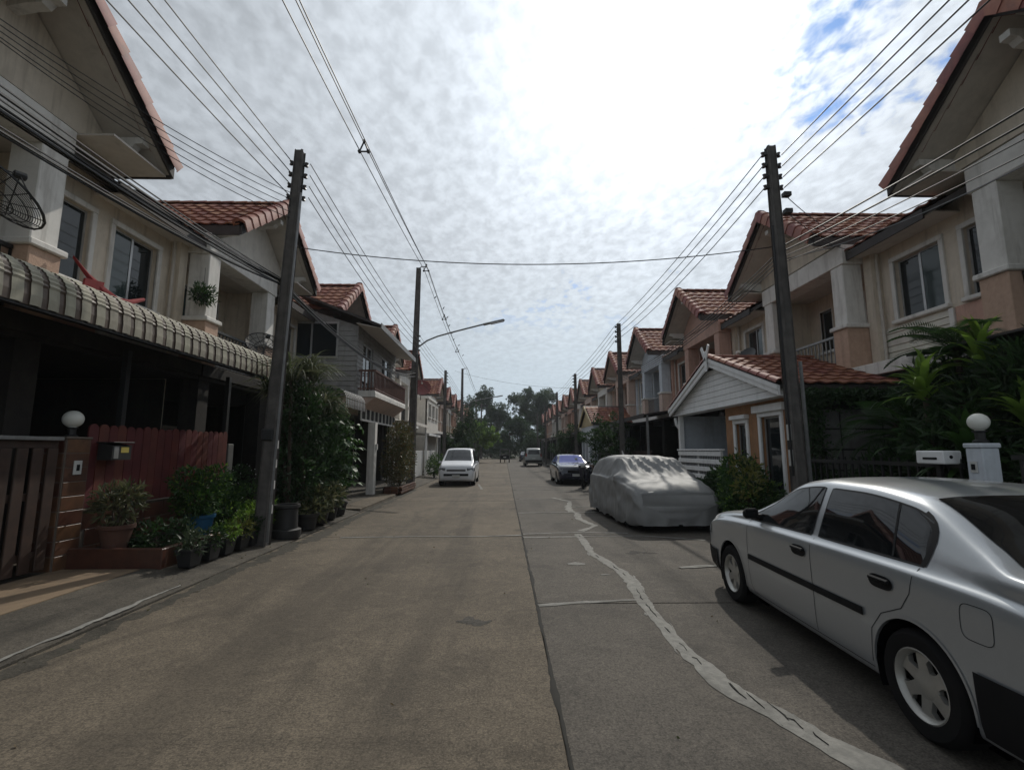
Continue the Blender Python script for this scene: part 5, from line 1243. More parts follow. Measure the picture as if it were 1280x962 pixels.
for y in yy:
    P_ = SH.sec(y)[4:]; L = [(x, z) for x, z in P_] + [(-x, z) for x, z in P_[:-1][::-1]]; m = len(L)
    # more points down the flanks, a skirt hanging nearly straight
    for i, (x, z) in enumerate(L):
        s = 1 if x >= 0 else -1; low = max(0, min(1, (.85 - z) / .6))
        px = x + s * (.02 + .05 * low)
        if z < .75: px = s * max(abs(px), (.86 + .05 * low) * (1 if abs(y) < 1.6 else max(.82, 1 - (abs(y) - 1.6) * .42)))
        
        fold = (rid(y * 5.1 + 1.2 * math.sin(z * 3 + y)) * .5 + rid(y * 11 + z * 2.5 + 1.5 * mnoise.noise(Vector((y, z, s)))) * .3) * .034 * low
        px += s * fold
        # drag folds running from the mirrors, down the windscreen and over the bonnet
        wsc = math.exp(-((y - .55) / .45) ** 2); bon = math.exp(-((y - 1.55) / .5) ** 2)
        slide = (rid(x * 14 + (y - .3) * 2.6 + 1.6 * mnoise.noise(Vector((x * 1.5, y * 1.5, 2)))) * .03 * wsc + rid(x * 4.2 * s - (y - 1.2) * 5 + mnoise.noise(Vector((x * 2, y * 2, 9)))) * .013 * bon) * (1 - low)
        side_f = rid((y * 3.3 + z * 5.2) + 1.3 * mnoise.noise(Vector((y * 2, z * 2, 4)))) * .022 * (1 - abs(2 * low - 1) if z < 1.2 else 0)
        px += s * side_f
        n1 = mnoise.noise(Vector((x * 2.2, y * 2.2, z * 2.2))) * .02 + mnoise.noise(Vector((x * 7, y * 5, z * 7 + 5))) * .010
        bump = .12 * math.exp(-(((y - .78) / .11) ** 2 + ((z - 1.0) / .09) ** 2))
        hem = .03 * math.sin(y * 5.3) + .02 * math.sin(y * 13 + 1)
        pz = z + slide * 1.4 + n1 * (.5 + .5 * (1 - low)) + (hem if low > .95 else 0) + (.10 * low * max(0, (abs(y) - 1.4)) * .6)
        vs.append((px + s * (bump + n1 * .6), y + slide * .4 + n1 * .3, max(.05, pz)))
fs = [(i * m + k, i * m + k + 1, (i + 1) * m + k + 1, (i + 1) * m + k) for i in range(ny - 1) for k in range(m - 1)]
for base, yend, sg in ((0, yy[0], -1), ((ny - 1) * m, yy[-1], 1)):
    ring = [Vector(vs[base + k]) for k in range(m)]; prev = base
    for j in range(1, 11):
        q = 1 - j / 10.5; st = len(vs)
        for k, p in enumerate(ring):
            x = p.x * q; z = .14 + (p.z - .14) * (1 - (j / 10.5) ** 1.3) if p.z > .14 else p.z
            d = sg * (.05 * math.sin(math.pi * j / 11) + .022 * rid(x * 8 + 1.1 * math.sin(z * 4)) * min(1, j / 3) + .012 * mnoise.noise(Vector((x * 5, z * 5, sg))))
            vs.append((x, yend + d, z))
        fs += [(prev + k, prev + k + 1, st + k + 1, st + k) for k in range(m - 1)]; prev = st
mb.add(vs, fs).build('cover', M['cover'], cv, 70)
for x, y in ((-.72, -1.25), (.72, -1.25), (-.72, 1.25), (.72, 1.25)):
    ty, rm, hb = CACHE[('wheel', .29, 'six')]; wl = obj('wheel', hb, cv, (x, y, .29)); wl.rotation_euler = (0, 0, 0 if x > 0 else math.pi); obj('tyre', ty, wl); obj('rim', rm, wl)
MB().prism([(-.03, -1.45, 1.40), (.03, -1.45, 1.40), (.012, -1.62, 1.56), (-.012, -1.62, 1.56)], (0, .03, .02)).build('aerial_fin', M['cover'], cv)

# three-wheeled taxi
tt = empty('three_wheeler', (.1, 61.5, 0), 'small three wheeled taxi with canopy far down the road', 'three-wheeler')
MB().prism([(-.62, -1.0, .42), (.62, -1.0, .42), (.62, -1.0, .95), (-.62, -1.0, .95)], (0, 1.1, 0)).build('rear_body', M['trimblk'], tt)
MB().prism([(-.66, -1.15, 1.60), (-.55, -1.15, 1.68), (.55, -1.15, 1.68), (.66, -1.15, 1.60)], (0, 2.1, 0)).build('canopy', M['greysheet'], tt)
for x in (-.6, .6):
    for y in (-1.0, .75): MB().tube([(x, y, .45), (x, y, 1.6)], .022, 6).build('post', M['galv'], tt)
MB().prism([(-.3, .75, .35), (.3, .75, .35), (.22, 1.05, .95), (-.22, 1.05, .95)], (0, .12, .1)).build('cowl', M['trimblk'], tt)
MB().box(-.5, .5, -.4, .1, .5, .62, .03).build('seat', M['iron'], tt); MB().box(-.17, .17, -1.02, -1.0, .62, .76).build('number_plate', M['paper'], tt)
MB().tube([(-.35, .7, 1.0), (0, .85, .98), (.35, .7, 1.0)], .018, 6).build('handlebar', M['iron'], tt)
ty, rm, hb = CACHE[('wheel', .29, 'six')]
for x, y in ((-.55, -.75), (.55, -.75), (0, 1.1)):
    wl = obj('wheel', hb, tt, (x, y, .27)); wl.scale = (.6, .93, .93); obj('tyre', ty, wl); obj('rim', rm, wl)
# motor scooter beside the navy car
sc_ = empty('motor_scooter', (3.45, 20.75, 0), 'black motor scooter standing before the navy car', 'scooter', None, R(165))
for y in (-.6, .6):
    wl = MB().lathe([(.04, -.03), (.2, -.03), (.2, .03), (.04, .03)], (0, y, .28), 20, 'x').build('wheel', M['rim'], sc_); MB().lathe([(.2, -.05), (.26, -.05), (.28, 0), (.26, .05), (.2, .05), (.2, -.05)], (0, y, .28), 24, 'x', False).build('tyre', M['tyre'], wl, 40)
MB().prism([(-.12, -.85, .5), (-.12, -.1, .4), (-.12, .05, .5), (-.12, -.1, .72), (-.12, -.9, .78)], (.24, 0, 0)).build('rear_body', M['navy'], sc_)
MB().prism([(-.13, -.75, .78), (-.13, .0, .74), (-.13, 0, .80), (-.13, -.7, .86)], (.26, 0, 0)).build('seat', M['trimblk'], sc_)
MB().prism([(-.18, .3, .3), (-.18, .42, .3), (-.1, .5, .95), (-.1, .42, .98)], (.3, 0, 0)).build('leg_shield', M['navy'], sc_)
MB().tube([(0, .6, .28), (0, .5, .7), (0, .43, 1.02)], .035, 6).build('fork', M['iron'], sc_); MB().tube([(-.34, .32, 1.04), (0, .43, 1.0), (.34, .32, 1.04)], .016, 6).build('handlebar', M['iron'], sc_)
MB().box(-.09, .09, .46, .54, .86, 1.0, .02).build('headlight', M['lampglass'], sc_)
for s in (-1, 1): MB().obox((s * .3, .36, 1.22), (.12, .015, .08), None, .006).build('mirror', M['lampglass'], sc_); MB().tube([(s * .22, .36, 1.03), (s * .28, .36, 1.2)], .007, 5).build('mirror_stalk', M['iron'], sc_)

# ------------------------------------------------------------------ plants
def leafmesh(name, m, parent, pts, dirs, L, W, seed=0, fold=.25):
    rg = np.random.default_rng(seed); n = len(pts); pts = np.asarray(pts, float); d = np.asarray(dirs, float); d /= np.linalg.norm(d, axis=1, keepdims=True) + 1e-9
    rv = rg.normal(size=(n, 3)); a = np.cross(d, rv); a /= np.linalg.norm(a, axis=1, keepdims=True) + 1e-9; nn = np.cross(a, d)
    Ls = (L * rg.uniform(.6, 1.25, n))[:, None]; Ws = (W * rg.uniform(.7, 1.2, n))[:, None]
    v = np.empty((n, 4, 3)); v[:, 0] = pts; v[:, 2] = pts + d * Ls - nn * Ls * .12
    mid = pts + d * Ls * .45; v[:, 1] = mid + a * Ws * .5 + nn * Ws * fold; v[:, 3] = mid - a * Ws * .5 + nn * Ws * fold
    me = bpy.data.meshes.new(name); f = np.arange(n * 4).reshape(n, 4)
    faces = np.concatenate([f[:, [0, 1, 2]], f[:, [0, 2, 3]]]).tolist()
    me.from_pydata(v.reshape(-1, 3).tolist(), [], faces); me.materials.append(m)
    return obj(name, me, parent)
def blob_points(blobs, n, seed, shell=.55):
    rg = np.random.default_rng(seed); vol = np.array([b[3] ** 2.4 for b in blobs]); k = rg.choice(len(blobs), n, p=vol / vol.sum())
    B = np.array([(b[0], b[1], b[2], b[3], b[4] if len(b) > 4 else b[3]) for b in blobs])[k]
    u = rg.normal(size=(n, 3)); u /= np.linalg.norm(u, axis=1, keepdims=True); r = rg.uniform(shell ** 3, 1, n) ** (1 / 3) * (1 + .18 * np.sin(u[:, 0] * 7 + B[:, 0] * 9) * np.sin(u[:, 1] * 6 + u[:, 2] * 5))
    p = B[:, :3] + u * r[:, None] * np.stack([B[:, 3], B[:, 3], B[:, 4]], 1)
    d = u + rg.normal(size=(n, 3)) * .7 + np.array([0, 0, .1]); return p, d
def bush(name, label, loc, blobs, n, L, W, m, cat='shrub', group=None, seed=1, stems=6, shell=.5, stem_m='bark', part='foliage'):
    e = empty(name, loc, label, cat, group)
    p, d = blob_points(blobs, n, seed, shell); p[:, 2] = np.maximum(p[:, 2], .03)
    leafmesh(part, M[m], e, p, d, L, W, seed)
    p, d = blob_points(blobs, max(20, n // 6), seed + 500, .8); p[:, 2] = np.maximum(p[:, 2], .03)
    leafmesh(part, M['leaf_lime' if m in ('leaf_mid', 'leaf_lime') else 'leaf_grey'], e, p, d, L * .75, W * .8, seed + 7)
    rn = random.Random(seed)
    for k in range(min(stems, len(blobs) * 2)):
        b = blobs[k % len(blobs)]; x, y = rn.uniform(-.05, .05), rn.uniform(-.05, .05)
        MB().tube([(x, y, .0), (x * .5 + b[0] * .4, y * .5 + b[1] * .4, b[2] * .5), (b[0] + rn.uniform(-.3, .3) * b[3], b[1] + rn.uniform(-.3, .3) * b[3], b[2] + .2 * b[3])], [.016, .012, .005], 5).build('stem', M[stem_m], e)
    return e
def pot(name, label, loc, r0, r1, h, m, group=None, square=False, rim=True):
    e = empty(name, loc, label, 'pot', group)
    if square:
        q = MB(); a, b = r0, r1
        q.add([(sx * k, sy * k * 1.4, z) for k, z in ((a, 0), (b, h), (b + .012, h), (b + .012, h + .02), (b - .015, h + .02), (b - .02, h - .03)) for sx, sy in ((-1, -1), (1, -1), (1, 1), (-1, 1))], [(i * 4 + k, i * 4 + (k + 1) % 4, i * 4 + 4 + (k + 1) % 4, i * 4 + 4 + k) for i in range(5) for k in range(4)] + [(20, 21, 22, 23)])
        q.build('pot_wall', M[m], e)
    else:
        MB().lathe([(r0, 0), (r1, h * .82), (r1 + .02, h * .84), (r1 + .025, h), (r1 - .005, h), (r1 - .02, h * .9), (.01, h * .9)], n=20).build('pot_wall', M[m], e, 40)
    MB().lathe([(.01, h * .86), (r1 * .9 * (.9 if square else 1), h * .9)], n=12, caps=True).build('potting_soil', M['soil'], e)
    return e
def blade_mesh(L, W, arch, n=6, seed=0, up=.9):
    mb = MB(); vs = []
    for i in range(n + 1):
        t = i / n; r = L * t; y = r * (1 - up) + arch * L * t * t * .9; z = L * up * t - arch * L * t ** 2.6 * .95
        wd = W * (math.sin(min(1, t * 1.15 + .12) * math.pi) ** .7 if t < .99 else .02)
        vs += [(-wd / 2, y, z + wd * .22), (0, y, z), (wd / 2, y, z + wd * .22)]
    return mb.add(vs, [(3 * i + k, 3 * i + k + 1, 3 * i + k + 4, 3 * i + k + 3) for i in range(n) for k in (0, 1)])
def tuft(parent, base, mesh_src, n, m, seed, name='leaf', smin=.7, smax=1.15, tilt=25, joined_=True, spread=.05):
    rn = random.Random(seed); out = MB()
    for k in range(n):
        mt = Matrix.Translation((base[0] + rn.uniform(-spread, spread), base[1] + rn.uniform(-spread, spread), base[2])) @ Matrix.Rotation(rn.uniform(0, 6.283), 4, 'Z') @ Matrix.Rotation(R(rn.uniform(-tilt, tilt * .4)), 4, 'X') @ Matrix.Scale(rn.uniform(smin, smax), 4)
        if joined_: out.add([mt @ Vector(q) for q in mesh_src.v], mesh_src.f)
        else: obj(name, mesh_src, parent, mtx=mt)
    if joined_:
        me = bpy.data.meshes.new(name); me.from_pydata(out.v, [], out.f); me.materials.append(M[m]); me.shade_smooth(); return obj(name, me, parent)
# --- potted plants on the left
pot('plant_pot', 'terracotta pot with thin variegated plant beside the tiled pillar', (-5.15, 6.62, .30), .13, .19, .32, 'terracotta')
bush('potted_plant', 'thin yellowish variegated plant in the terracotta pot', (-5.15, 6.62, .58), [(0, 0, .28, .26), (.1, .05, .42, .16), (-.12, 0, .4, .16)], 520, .11, .035, 'leaf_var', 'plant', seed=3, stems=5)
for k, (x, y) in enumerate([(-4.15, 6.62), (-4.13, 7.0), (-4.12, 7.36), (-4.1, 7.72), (-4.1, 8.05)]):
    pot('plant_pot', f'black square plastic pot, {["nearest", "second", "third", "fourth", "farthest"][k]} of the row along the kerb', (x, y, .09), .075, .10, .2, 'blackpot', 'black kerbside pots', True)
    bush('potted_plant', f'small {["spiky sparse", "low green", "low lime", "yellow green", "dark leafy"][k]} plant in the {["nearest", "second", "third", "fourth", "farthest"][k]} black kerbside pot', (x, y, .25), [(0, 0, .12, .16), (.05, .05, .16, .1)], 170, .09, .03, ['leaf_grey', 'leaf_dark', 'leaf_lime', 'leaf_yel', 'leaf_dark'][k], 'plant', 'plants in kerbside pots', seed=30 + k, stems=3)
ap = empty('spiky_plant', (-4.18, 6.6, .3), 'grey green spiky plant leaning out at the planter corner', 'plant'); tuft(ap, (0, 0, 0), blade_mesh(.42, .028, .35), 16, 'leaf_grey', 5)
pot('plant_pot', 'blue plastic pot among the shrubs in the planter', (-4.75, 7.75, .30), .15, .19, .3, 'bluepot')
bush('garden_shrub', 'dense dark green shrub in the blue pot before the fence', (-4.8, 7.75, .5), [(0, 0, .35, .33), (.1, .2, .6, .25), (-.15, -.1, .62, .22), (.12, -.2, .3, .2)], 1500, .085, .04, 'leaf_mid', seed=41)
bush('garden_shrub', 'low leafy shrub at the near end of the planter', (-4.75, 6.85, .3), [(0, 0, .12, .22), (.2, .15, .15, .2), (-.3, .1, .1, .2)], 600, .09, .035, 'leaf_dark', seed=42)
bush('garden_shrub', 'green leafy shrub filling the far half of the planter', (-4.75, 8.45, .3), [(0, -.1, .3, .33), (.15, .25, .4, .3), (-.2, .25, .3, .3), (.25, -.3, .2, .22)], 1500, .08, .035, 'leaf_mid', seed=43)
bush('garden_shrub', 'loose bright shrub just before the nearest left pole', (-4.3, 8.45, .15), [(0, 0, .3, .26), (.0, .3, .35, .24), (0, -.3, .25, .2)], 900, .08, .032, 'leaf_lime', seed=44)
fl_ = bush('garden_shrub', 'shrub with small white flowers below the end of the red fence', (-5.2, 9.1, .3), [(0, 0, .5, .35), (.1, .3, .7, .3), (0, -.35, .55, .25)], 1000, .08, .035, 'leaf_dark', seed=45)
p, d = blob_points([(0, 0, .5, .38), (.1, .3, .72, .33)], 60, 9, .92); leafmesh('blossom', M['petal'], fl_, p, d, .03, .03, 2)
bar = empty('black_barrel', (-3.95, 8.95, 0), 'black plastic barrel planter on a wide base beside the pole', 'barrel')
MB().lathe([(.26, .04), (.27, .10), (.27, .18), (.21, .2), (.2, .55), (.235, .57), (.235, .62), (.19, .62), (.19, .52), (.01, .52)], n=22).build('barrel_wall', M['blackpot'], bar, 40)
# big planted clump beyond the pole
cl = empty('grassy_bush', (-4.45, 10.6, .08), 'tall arching grassy bush with pale blades beyond the nearest left pole', 'bush')
for k, (x, y, z, n) in enumerate([(.1, -.9, 2.9, 70), (0, 0, 2.6, 110), (.3, .5, 2.4, 90), (-.2, -.5, 2.5, 90), (.15, 1.0, 2.1, 80), (.25, -.3, 3.1, 90), (-.05, .6, 3.1, 80), (-.4, -.7, 2.7, 60), (.35, .1, 2.3, 60)]):
    tuft(cl, (x, y, z), blade_mesh(1.15, .035, .75, 7, up=.85), n, 'blade', 60 + k, 'blade_tuft', .6, 1.25, 30, True, .12)
    MB().tube([(x * .6, y * .6, 0), (x, y, z + .1)], [.05, .03], 6).build('cane', M['bark'], cl)
bush('leafy_thicket', 'dark leafy thicket under the arching grassy bush', (-4.35, 10.7, .08), [(0, -.6, .9, .6, .8), (.1, .2, 1.0, .65, .9), (.1, 1.0, 1.0, .6, .8), (-.1, .4, 1.7, .6, .7), (0, -.4, 1.9, .5, .6), (-.1, 1.3, .7, .5, .6), (-.35, 0, .6, .5), (0, -.7, 2.4, .5, .6), (.1, .4, 2.4, .5, .6), (.1, 1.1, 1.9, .5, .6)], 9500, .13, .05, 'leaf_dark', 'bush', seed=50, stems=10)
# papaya-like plant with large lobed leaves
def lobed_leaf(sz):
    mb = MB(); n = 7
    for k in range(n):
        a = R(-120 + 240 * k / (n - 1)); l = sz * (.55 + .45 * math.cos(a * .55)); d = Vector((math.sin(a), math.cos(a), 0)); s = Vector((d.y, -d.x, 0)); 
        mb.add([(0, 0, 0), tuple(d * l * .55 + s * l * .17 + Vector((0, 0, .03))), tuple(d * l - Vector((0, 0, l * .15))), tuple(d * l * .55 - s * l * .17 + Vector((0, 0, .03)))], [(0, 1, 2, 3)])
    return mb
ll = lobed_leaf(.26); pp = empty('lobed_leaf_plant', (-3.95, 11.4, .08), 'bright green plant with large lobed leaves at the kerb', 'plant')
lme = ll.mesh('leaf', M['leaf_mid']); rn = random.Random(12); MB().tube([(0, 0, 0), (.03, .05, 1.2), (0, 0, 2.1)], [.03, .025, .012], 6).build('stem', M['leaf_grey'], pp)
for k in range(46):
    z = rn.uniform(.7, 2.2); a = rn.uniform(0, 6.28); r = rn.uniform(.12, .5)
    obj('leaf', lme, pp, mtx=Matrix.Translation((r * math.cos(a) + .05, r * math.sin(a) * 1.5, z)) @ Matrix.Rotation(a - math.pi / 2, 4, 'Z') @ Matrix.Rotation(R(rn.uniform(-60, 5)), 4, 'X') @ Matrix.Scale(rn.uniform(.6, 1.2), 4))
bush('variegated_shrub', 'pale variegated shrub at the foot of the dark thicket', (-3.85, 10.2, .1), [(0, 0, .45, .3), (.05, .4, .5, .32), (0, -.3, .3, .25)], 850, .13, .05, 'leaf_var', seed=51)
for k, (x, y) in enumerate([(-3.88, 9.75), (-3.9, 10.4), (-3.95, 11.1), (-3.98, 11.8)]):
    pot('plant_pot', f'dark round tub under the variegated shrub, {["nearest", "second", "third", "last"][k]} along the kerb', (x, y, .06), .15, .2, .3, 'blackpot', 'dark kerbside tubs')
bush('climbing_hedge', 'tall hedge with rusty leaves on a brick planter below the balcony', (-4.0, 18.6, .25), [(0, -.9, .8, .5, .7), (0, -.2, 1.0, .5, .9), (0, .6, .9, .5, .8), (0, -.6, 1.7, .45, .6), (0, .3, 1.9, .45, .6), (0, .8, 1.5, .4, .6)], 5200, .09, .05, 'leaf_rust', 'hedge', seed=52, stems=8)
bp = empty('brick_planter', (-3.92, 18.6, 0), 'brick planter box at the foot of the rusty hedge', 'planter')
for j in range(3):
    for k in range(10):
        y = -1.35 + k * .27 + (.13 if j % 2 else 0); MB().box(.2, .3, y, y + .255, .06 + j * .085, .135 + j * .085, .006).build('brick', M['brick'], bp)
    for k in range(2): MB().box(-.3 + k * .25, -.06 + k * .25, -1.45, -1.36, .06 + j * .085, .135 + j * .085, .006).build('brick', M['brick'], bp)
MB().box(-.35, .2, -1.36, 1.3, .03, .25).build('earth', M['soil'], bp)
hb_ = empty('hanging_plant', (-6.05, 9.35, 4.55), 'dark wilted plant hanging from the left balcony column', 'plant')
p, d = blob_points([(0, 0, .15, .2), (0, .15, .1, .14), (0, -.12, .08, .14)], 330, 77, .3); leafmesh('foliage', M['leaf_dark'], hb_, p, d, .12, .03, 5); MB().lathe([(.06, 0), (.11, .12), (.115, .13)], n=12).build('hanging_pot', M['blackpot'], hb_); MB().tube([(0, 0, .1), (0, 0, .7)], .005, 4).build('hook_wire', M['iron'], hb_)
# --- right side
bush('garden_shrub', 'rounded green shrub with yellow new leaves beside the sedan bonnet', (4.75, 9.3, .05), [(0, 0, .6, .55, .6), (-.3, -.4, .55, .45), (.1, .6, .6, .45), (-.15, .1, 1.05, .42)], 3600, .1, .045, 'leaf_mid', seed=60, stems=8)
yl = bush('young_leaf_shrub', 'yellow lime sprays over the rounded shrub by the right pole', (4.55, 9.0, .3), [(0, .1, .9, .25), (-.15, -.3, .65, .22), (.05, -.1, .75, .2)], 330, .11, .045, 'leaf_yel', seed=61)
fp = empty('fan_plant', (4.85, 9.6, .9), 'dark spiky fan leaf plant rising behind the rounded shrub', 'plant'); tuft(fp, (0, 0, .2), blade_mesh(.6, .05, .35), 46, 'leaf_dark', 62, 'leaf_tuft', .7, 1.2, 55)
bush('garden_shrub', 'dark broad leaved shrub between covered car and porch fence', (4.75, 10.75, .05), [(0, 0, .6, .4), (-.2, .3, .5, .35), (0, -.3, .85, .3)], 1500, .14, .07, 'leaf_dark', seed=63)
vine = empty('climbing_vine', (5.45, 8.45, 0), 'dark vine hanging under the porch eave and down its post', 'vine')
rg = np.random.default_rng(4); n = 3000; p = np.stack([rg.uniform(-.15, 2.4, n), rg.normal(0, .09, n), 2.68 - np.abs(rg.normal(0, .14, n))], 1); n2 = 2300; p2 = np.stack([rg.normal(.05, .1, n2), rg.normal(0, .1, n2), rg.uniform(.05, 2.6, n2)], 1)
p = np.concatenate([p, p2]); leafmesh('foliage', M['leaf_dark'], vine, p, rg.normal(size=p.shape) - np.array([0, .3, .5]), .08, .05, 6); MB().tube([(.05, .02, 0), (.0, 0, 1.3), (.06, 0, 2.6)], .03, 6).build('stem', M['bark'], vine)
bush('garden_shrub', 'low dark hedge behind the iron fence and sedan roof', (5.6, 7.3, .05), [(0, -.8, .6, .5), (0, 0, .65, .5), (.1, .7, .7, .5)], 2200, .1, .045, 'leaf_dark', 'hedge', seed=64)
# palms and strap-leaf plants
def frond_mesh(L=1.0, nl=26):
    mb = MB(); pts = []
    for i in range(13):
        t = i / 12; pts.append(Vector((0, L * (t * .75 + .1 * t * t), L * (.62 * t - .62 * t ** 2.3))))
    mb.tube(pts, [.014 * (1 - .8 * i / 12) for i in range(13)], 4)
    for k in range(nl):
        t = .1 + .9 * k / nl; i = int(t * 12); q = pts[i].lerp(pts[min(i + 1, 12)], t * 12 - i); l = L * .34 * math.sin(math.pi * (.18 + .8 * t)) ** .6
        for s in (-1, 1):
            tip = q + Vector((s * l * .86, l * .42, l * .12 - .04)); mb.add([tuple(q), tuple(q.lerp(tip, .45) + Vector((0, .011, .012))), tuple(tip), tuple(q.lerp(tip, .45) - Vector((0, .011, -.004)))], [(0, 1, 2, 3)])
    return mb
FR = frond_mesh().mesh('frond', M['leaf_dark'])
STRAP = blade_mesh(.85, .085, .38, 8, up=.8); ST_L = STRAP.mesh('strap_leaf', M['leaf_lime'], 60); ST_M = STRAP.mesh('strap_leaf', M['leaf_mid'], 60)
def crown_plant(name, label, loc, h, me, n, part, smin, smax, tilt, seed, cat='palm', trunk=.06):
    e = empty(name, loc, label, cat); rn = random.Random(seed)
    MB().tube([(0, 0, 0), (rn.uniform(-.08, .08), 0, h * .5), (0, 0, h)], [trunk, trunk * .8, trunk * .75], 8).build('trunk', M['bark'], e)
    for k in range(n):
        mt = Matrix.Translation((0, 0, h - .25 * (k / n))) @ Matrix.Rotation(k * 2.4 + rn.uniform(-.3, .3), 4, 'Z') @ Matrix.Rotation(R(rn.uniform(*tilt) - 55 * (k / n)), 4, 'X') @ Matrix.Scale(rn.uniform(smin, smax), 4)
        obj(part, me, e, mtx=mt)
    return e
crown_plant('feather_palm', 'dark feather leaved palm against the cream wall, right edge', (6.05, 6.15, .06), 2.95, FR, 22, 'frond', .6, .95, (10, 45), 3)
crown_plant('feather_palm', 'dark feather palm lower left of the lime strap plants', (5.75, 6.9, .06), 1.95, FR, 18, 'frond', .8, 1.1, (0, 30), 4)
crown_plant('strap_leaf_plant', 'lime green strap leaved plant catching sun above the letterbox', (5.45, 6.05, .06), 2.4, ST_L, 42, 'strap_leaf', .7, 1.1, (-15, 40), 5, 'plant', .04)
crown_plant('strap_leaf_plant', 'tallest lime strap leaved plant, between the feather palm and right edge', (5.95, 5.75, .06), 2.75, ST_L, 40, 'strap_leaf', .8, 1.15, (-15, 40), 6, 'plant', .04)
crown_plant('strap_leaf_plant', 'lime strap leaved plant just behind the right globe lamp', (5.75, 5.15, .06), 2.0, ST_L, 32, 'strap_leaf', .7, 1.0, (-15, 40), 7, 'plant', .04)
for k, (x, y, h, lb) in enumerate([(5.6, 6.5, 1.8, 'dark strap leaved clump left of the lime plant'), (5.4, 5.5, 1.55, 'low dark strap leaved clump behind the white letterbox'), (6.2, 5.3, 2.4, 'dark strap leaved clump at the right edge above the lamp')]):
    crown_plant('strap_leaf_plant', lb, (x, y, .06), h, ST_M, 46, 'strap_leaf', .8, 1.25, (-25, 40), 40 + k, 'plant', .04)
bush('garden_shrub', 'dark foliage mass under the palms at right edge', (5.75, 5.8, .06), [(0, -.4, .9, .55, .8), (0, .4, 1.0, .55, .9), (.2, 0, 1.9, .55), (-.1, .9, 1.1, .5), (.2, -.9, 1.2, .5), (.3, .6, 2.2, .5), (.4, -.5, 2.3, .5), (-.2, .1, 1.6, .4)], 6500, .22, .05, 'leaf_dark', 'shrub', seed=66, stems=6)
# --- trees further off
def tree(name, label, loc, h, blobs, n, L, W, m, group, seed, trunk=.2, shell=.35):
    e = empty(name, loc, label, 'tree', group); rn = random.Random(seed)
    tp = [(0, 0, 0), (rn.uniform(-.1, .1) * h * .1, 0, h * .3), (rn.uniform(-.2, .2), rn.uniform(-.2, .2), h * .62)]
    MB().tube(tp, [trunk, trunk * .75, trunk * .4], 8).build('trunk', M['bark'], e, 60)
    for b in blobs: MB().tube([tp[1] if b[2] < h * .6 else (tp[2][0], tp[2][1], h * .55), ((b[0]) * .6, b[1] * .6, b[2] * .85), (b[0], b[1], b[2] + b[3] * .3)], [trunk * .4, trunk * .25, .02], 6).build('limb', M['bark'], e, 60)
    # clumps of leaves inside each blob leave gaps of sky
    rg = np.random.default_rng(seed); sub = []
    for b in blobs:
        for _ in range(int(9 + b[3] * 10)):
            u = rg.normal(size=3); u /= np.linalg.norm(u); q = rg.uniform(.3, 1.25) * b[3]; sub.append((b[0] + u[0] * q, b[1] + u[1] * q, b[2] + u[2] * q * .9, b[3] * rg.uniform(.12, .32)))
    p, d = blob_points(sub, n, seed, shell); leafmesh('crown', M[m], e, p, d, L, W, seed); return e
def rblobs(seed, n, rx, z0, z1, r0, r1):
    rn = random.Random(seed); return [(rn.uniform(-rx, rx), rn.uniform(-rx, rx), z0 + (z1 - z0) * (i + .5) / n, rn.uniform(r0, r1)) for i in range(n)]
tree('tall_tree', 'tall feathery tree at the street end, left of centre', (-2.6, 97, 0), 14.5, rblobs(1, 11, 2.6, 4, 13, 1.3, 2.2), 17000, .42, .16, 'leaf_far_hazed', 'trees closing the street', 1, .3)
tree('tall_tree', 'tall airy tree at the street end, centre right with sky gaps', (4.6, 99, 0), 14.8, rblobs(2, 10, 3.0, 6.5, 13.4, 1.2, 1.9), 14000, .42, .16, 'leaf_far_hazed', 'trees closing the street', 2, .3)
tree('tall_tree', 'tall tree at the street end, right of the airy one', (9.2, 102, 0), 15, rblobs(3, 10, 2.6, 6, 13.5, 1.3, 2.0), 14000, .42, .16, 'leaf_far_hazed', 'trees closing the street', 3, .3)
tree('tall_tree', 'dense lower tree at the street end behind the three wheeler', (1.2, 92, 0), 8, rblobs(4, 9, 2.4, 2, 7, 1.2, 1.8), 7500, .4, .18, 'leaf_dark', 'trees closing the street', 4, .25)
tree('tall_tree', 'dense tree at the street end on the far left', (-7.5, 94, 0), 12, rblobs(5, 10, 2.6, 3, 11, 1.3, 2.0), 14000, .42, .16, 'leaf_far_hazed', 'trees closing the street', 5, .3)
tree('tall_tree', 'low dense tree at the street end behind right parked cars', (6.5, 90, 0), 6.5, rblobs(6, 9, 2.8, 1.5, 5.5, 1.1, 1.7), 7500, .4, .18, 'leaf_dark', 'trees closing the street', 6, .25)
tree('round_tree', 'round bright green tree overhanging the far left roadside', (-3.3, 62, 0), 5.4, [(1.0, 0, 3.6, 1.25), (.2, .4, 4.3, 1.1), (2.0, -.3, 3.4, 1.0), (-.6, 0, 3.4, 1.0), (1.2, .3, 2.7, 1.0)], 7000, .22, .11, 'leaf_lime', 'roadside trees', 7, .13, .4)
tree('street_tree', 'dark slim tree on the left beyond the white van', (-4.2, 36, 0), 2.9, rblobs(8, 6, .45, .9, 2.5, .4, .6), 3800, .14, .07, 'leaf_dark', 'roadside trees', 8, .08, .4)
tree('street_tree', 'dark bushy tree left, between van and round tree', (-4.2, 45, 0), 4.0, rblobs(9, 8, .7, 1.2, 3.4, .5, .8), 5000, .2, .09, 'leaf_dark', 'roadside trees', 9, .1, .4)
tree('street_tree', 'dark tree on the left just before the round tree', (-4.3, 54, 0), 6.5, rblobs(10, 8, 1.3, 1.5, 5.8, .9, 1.3), 5000, .22, .1, 'leaf_dark', 'roadside trees', 10, .12, .4)
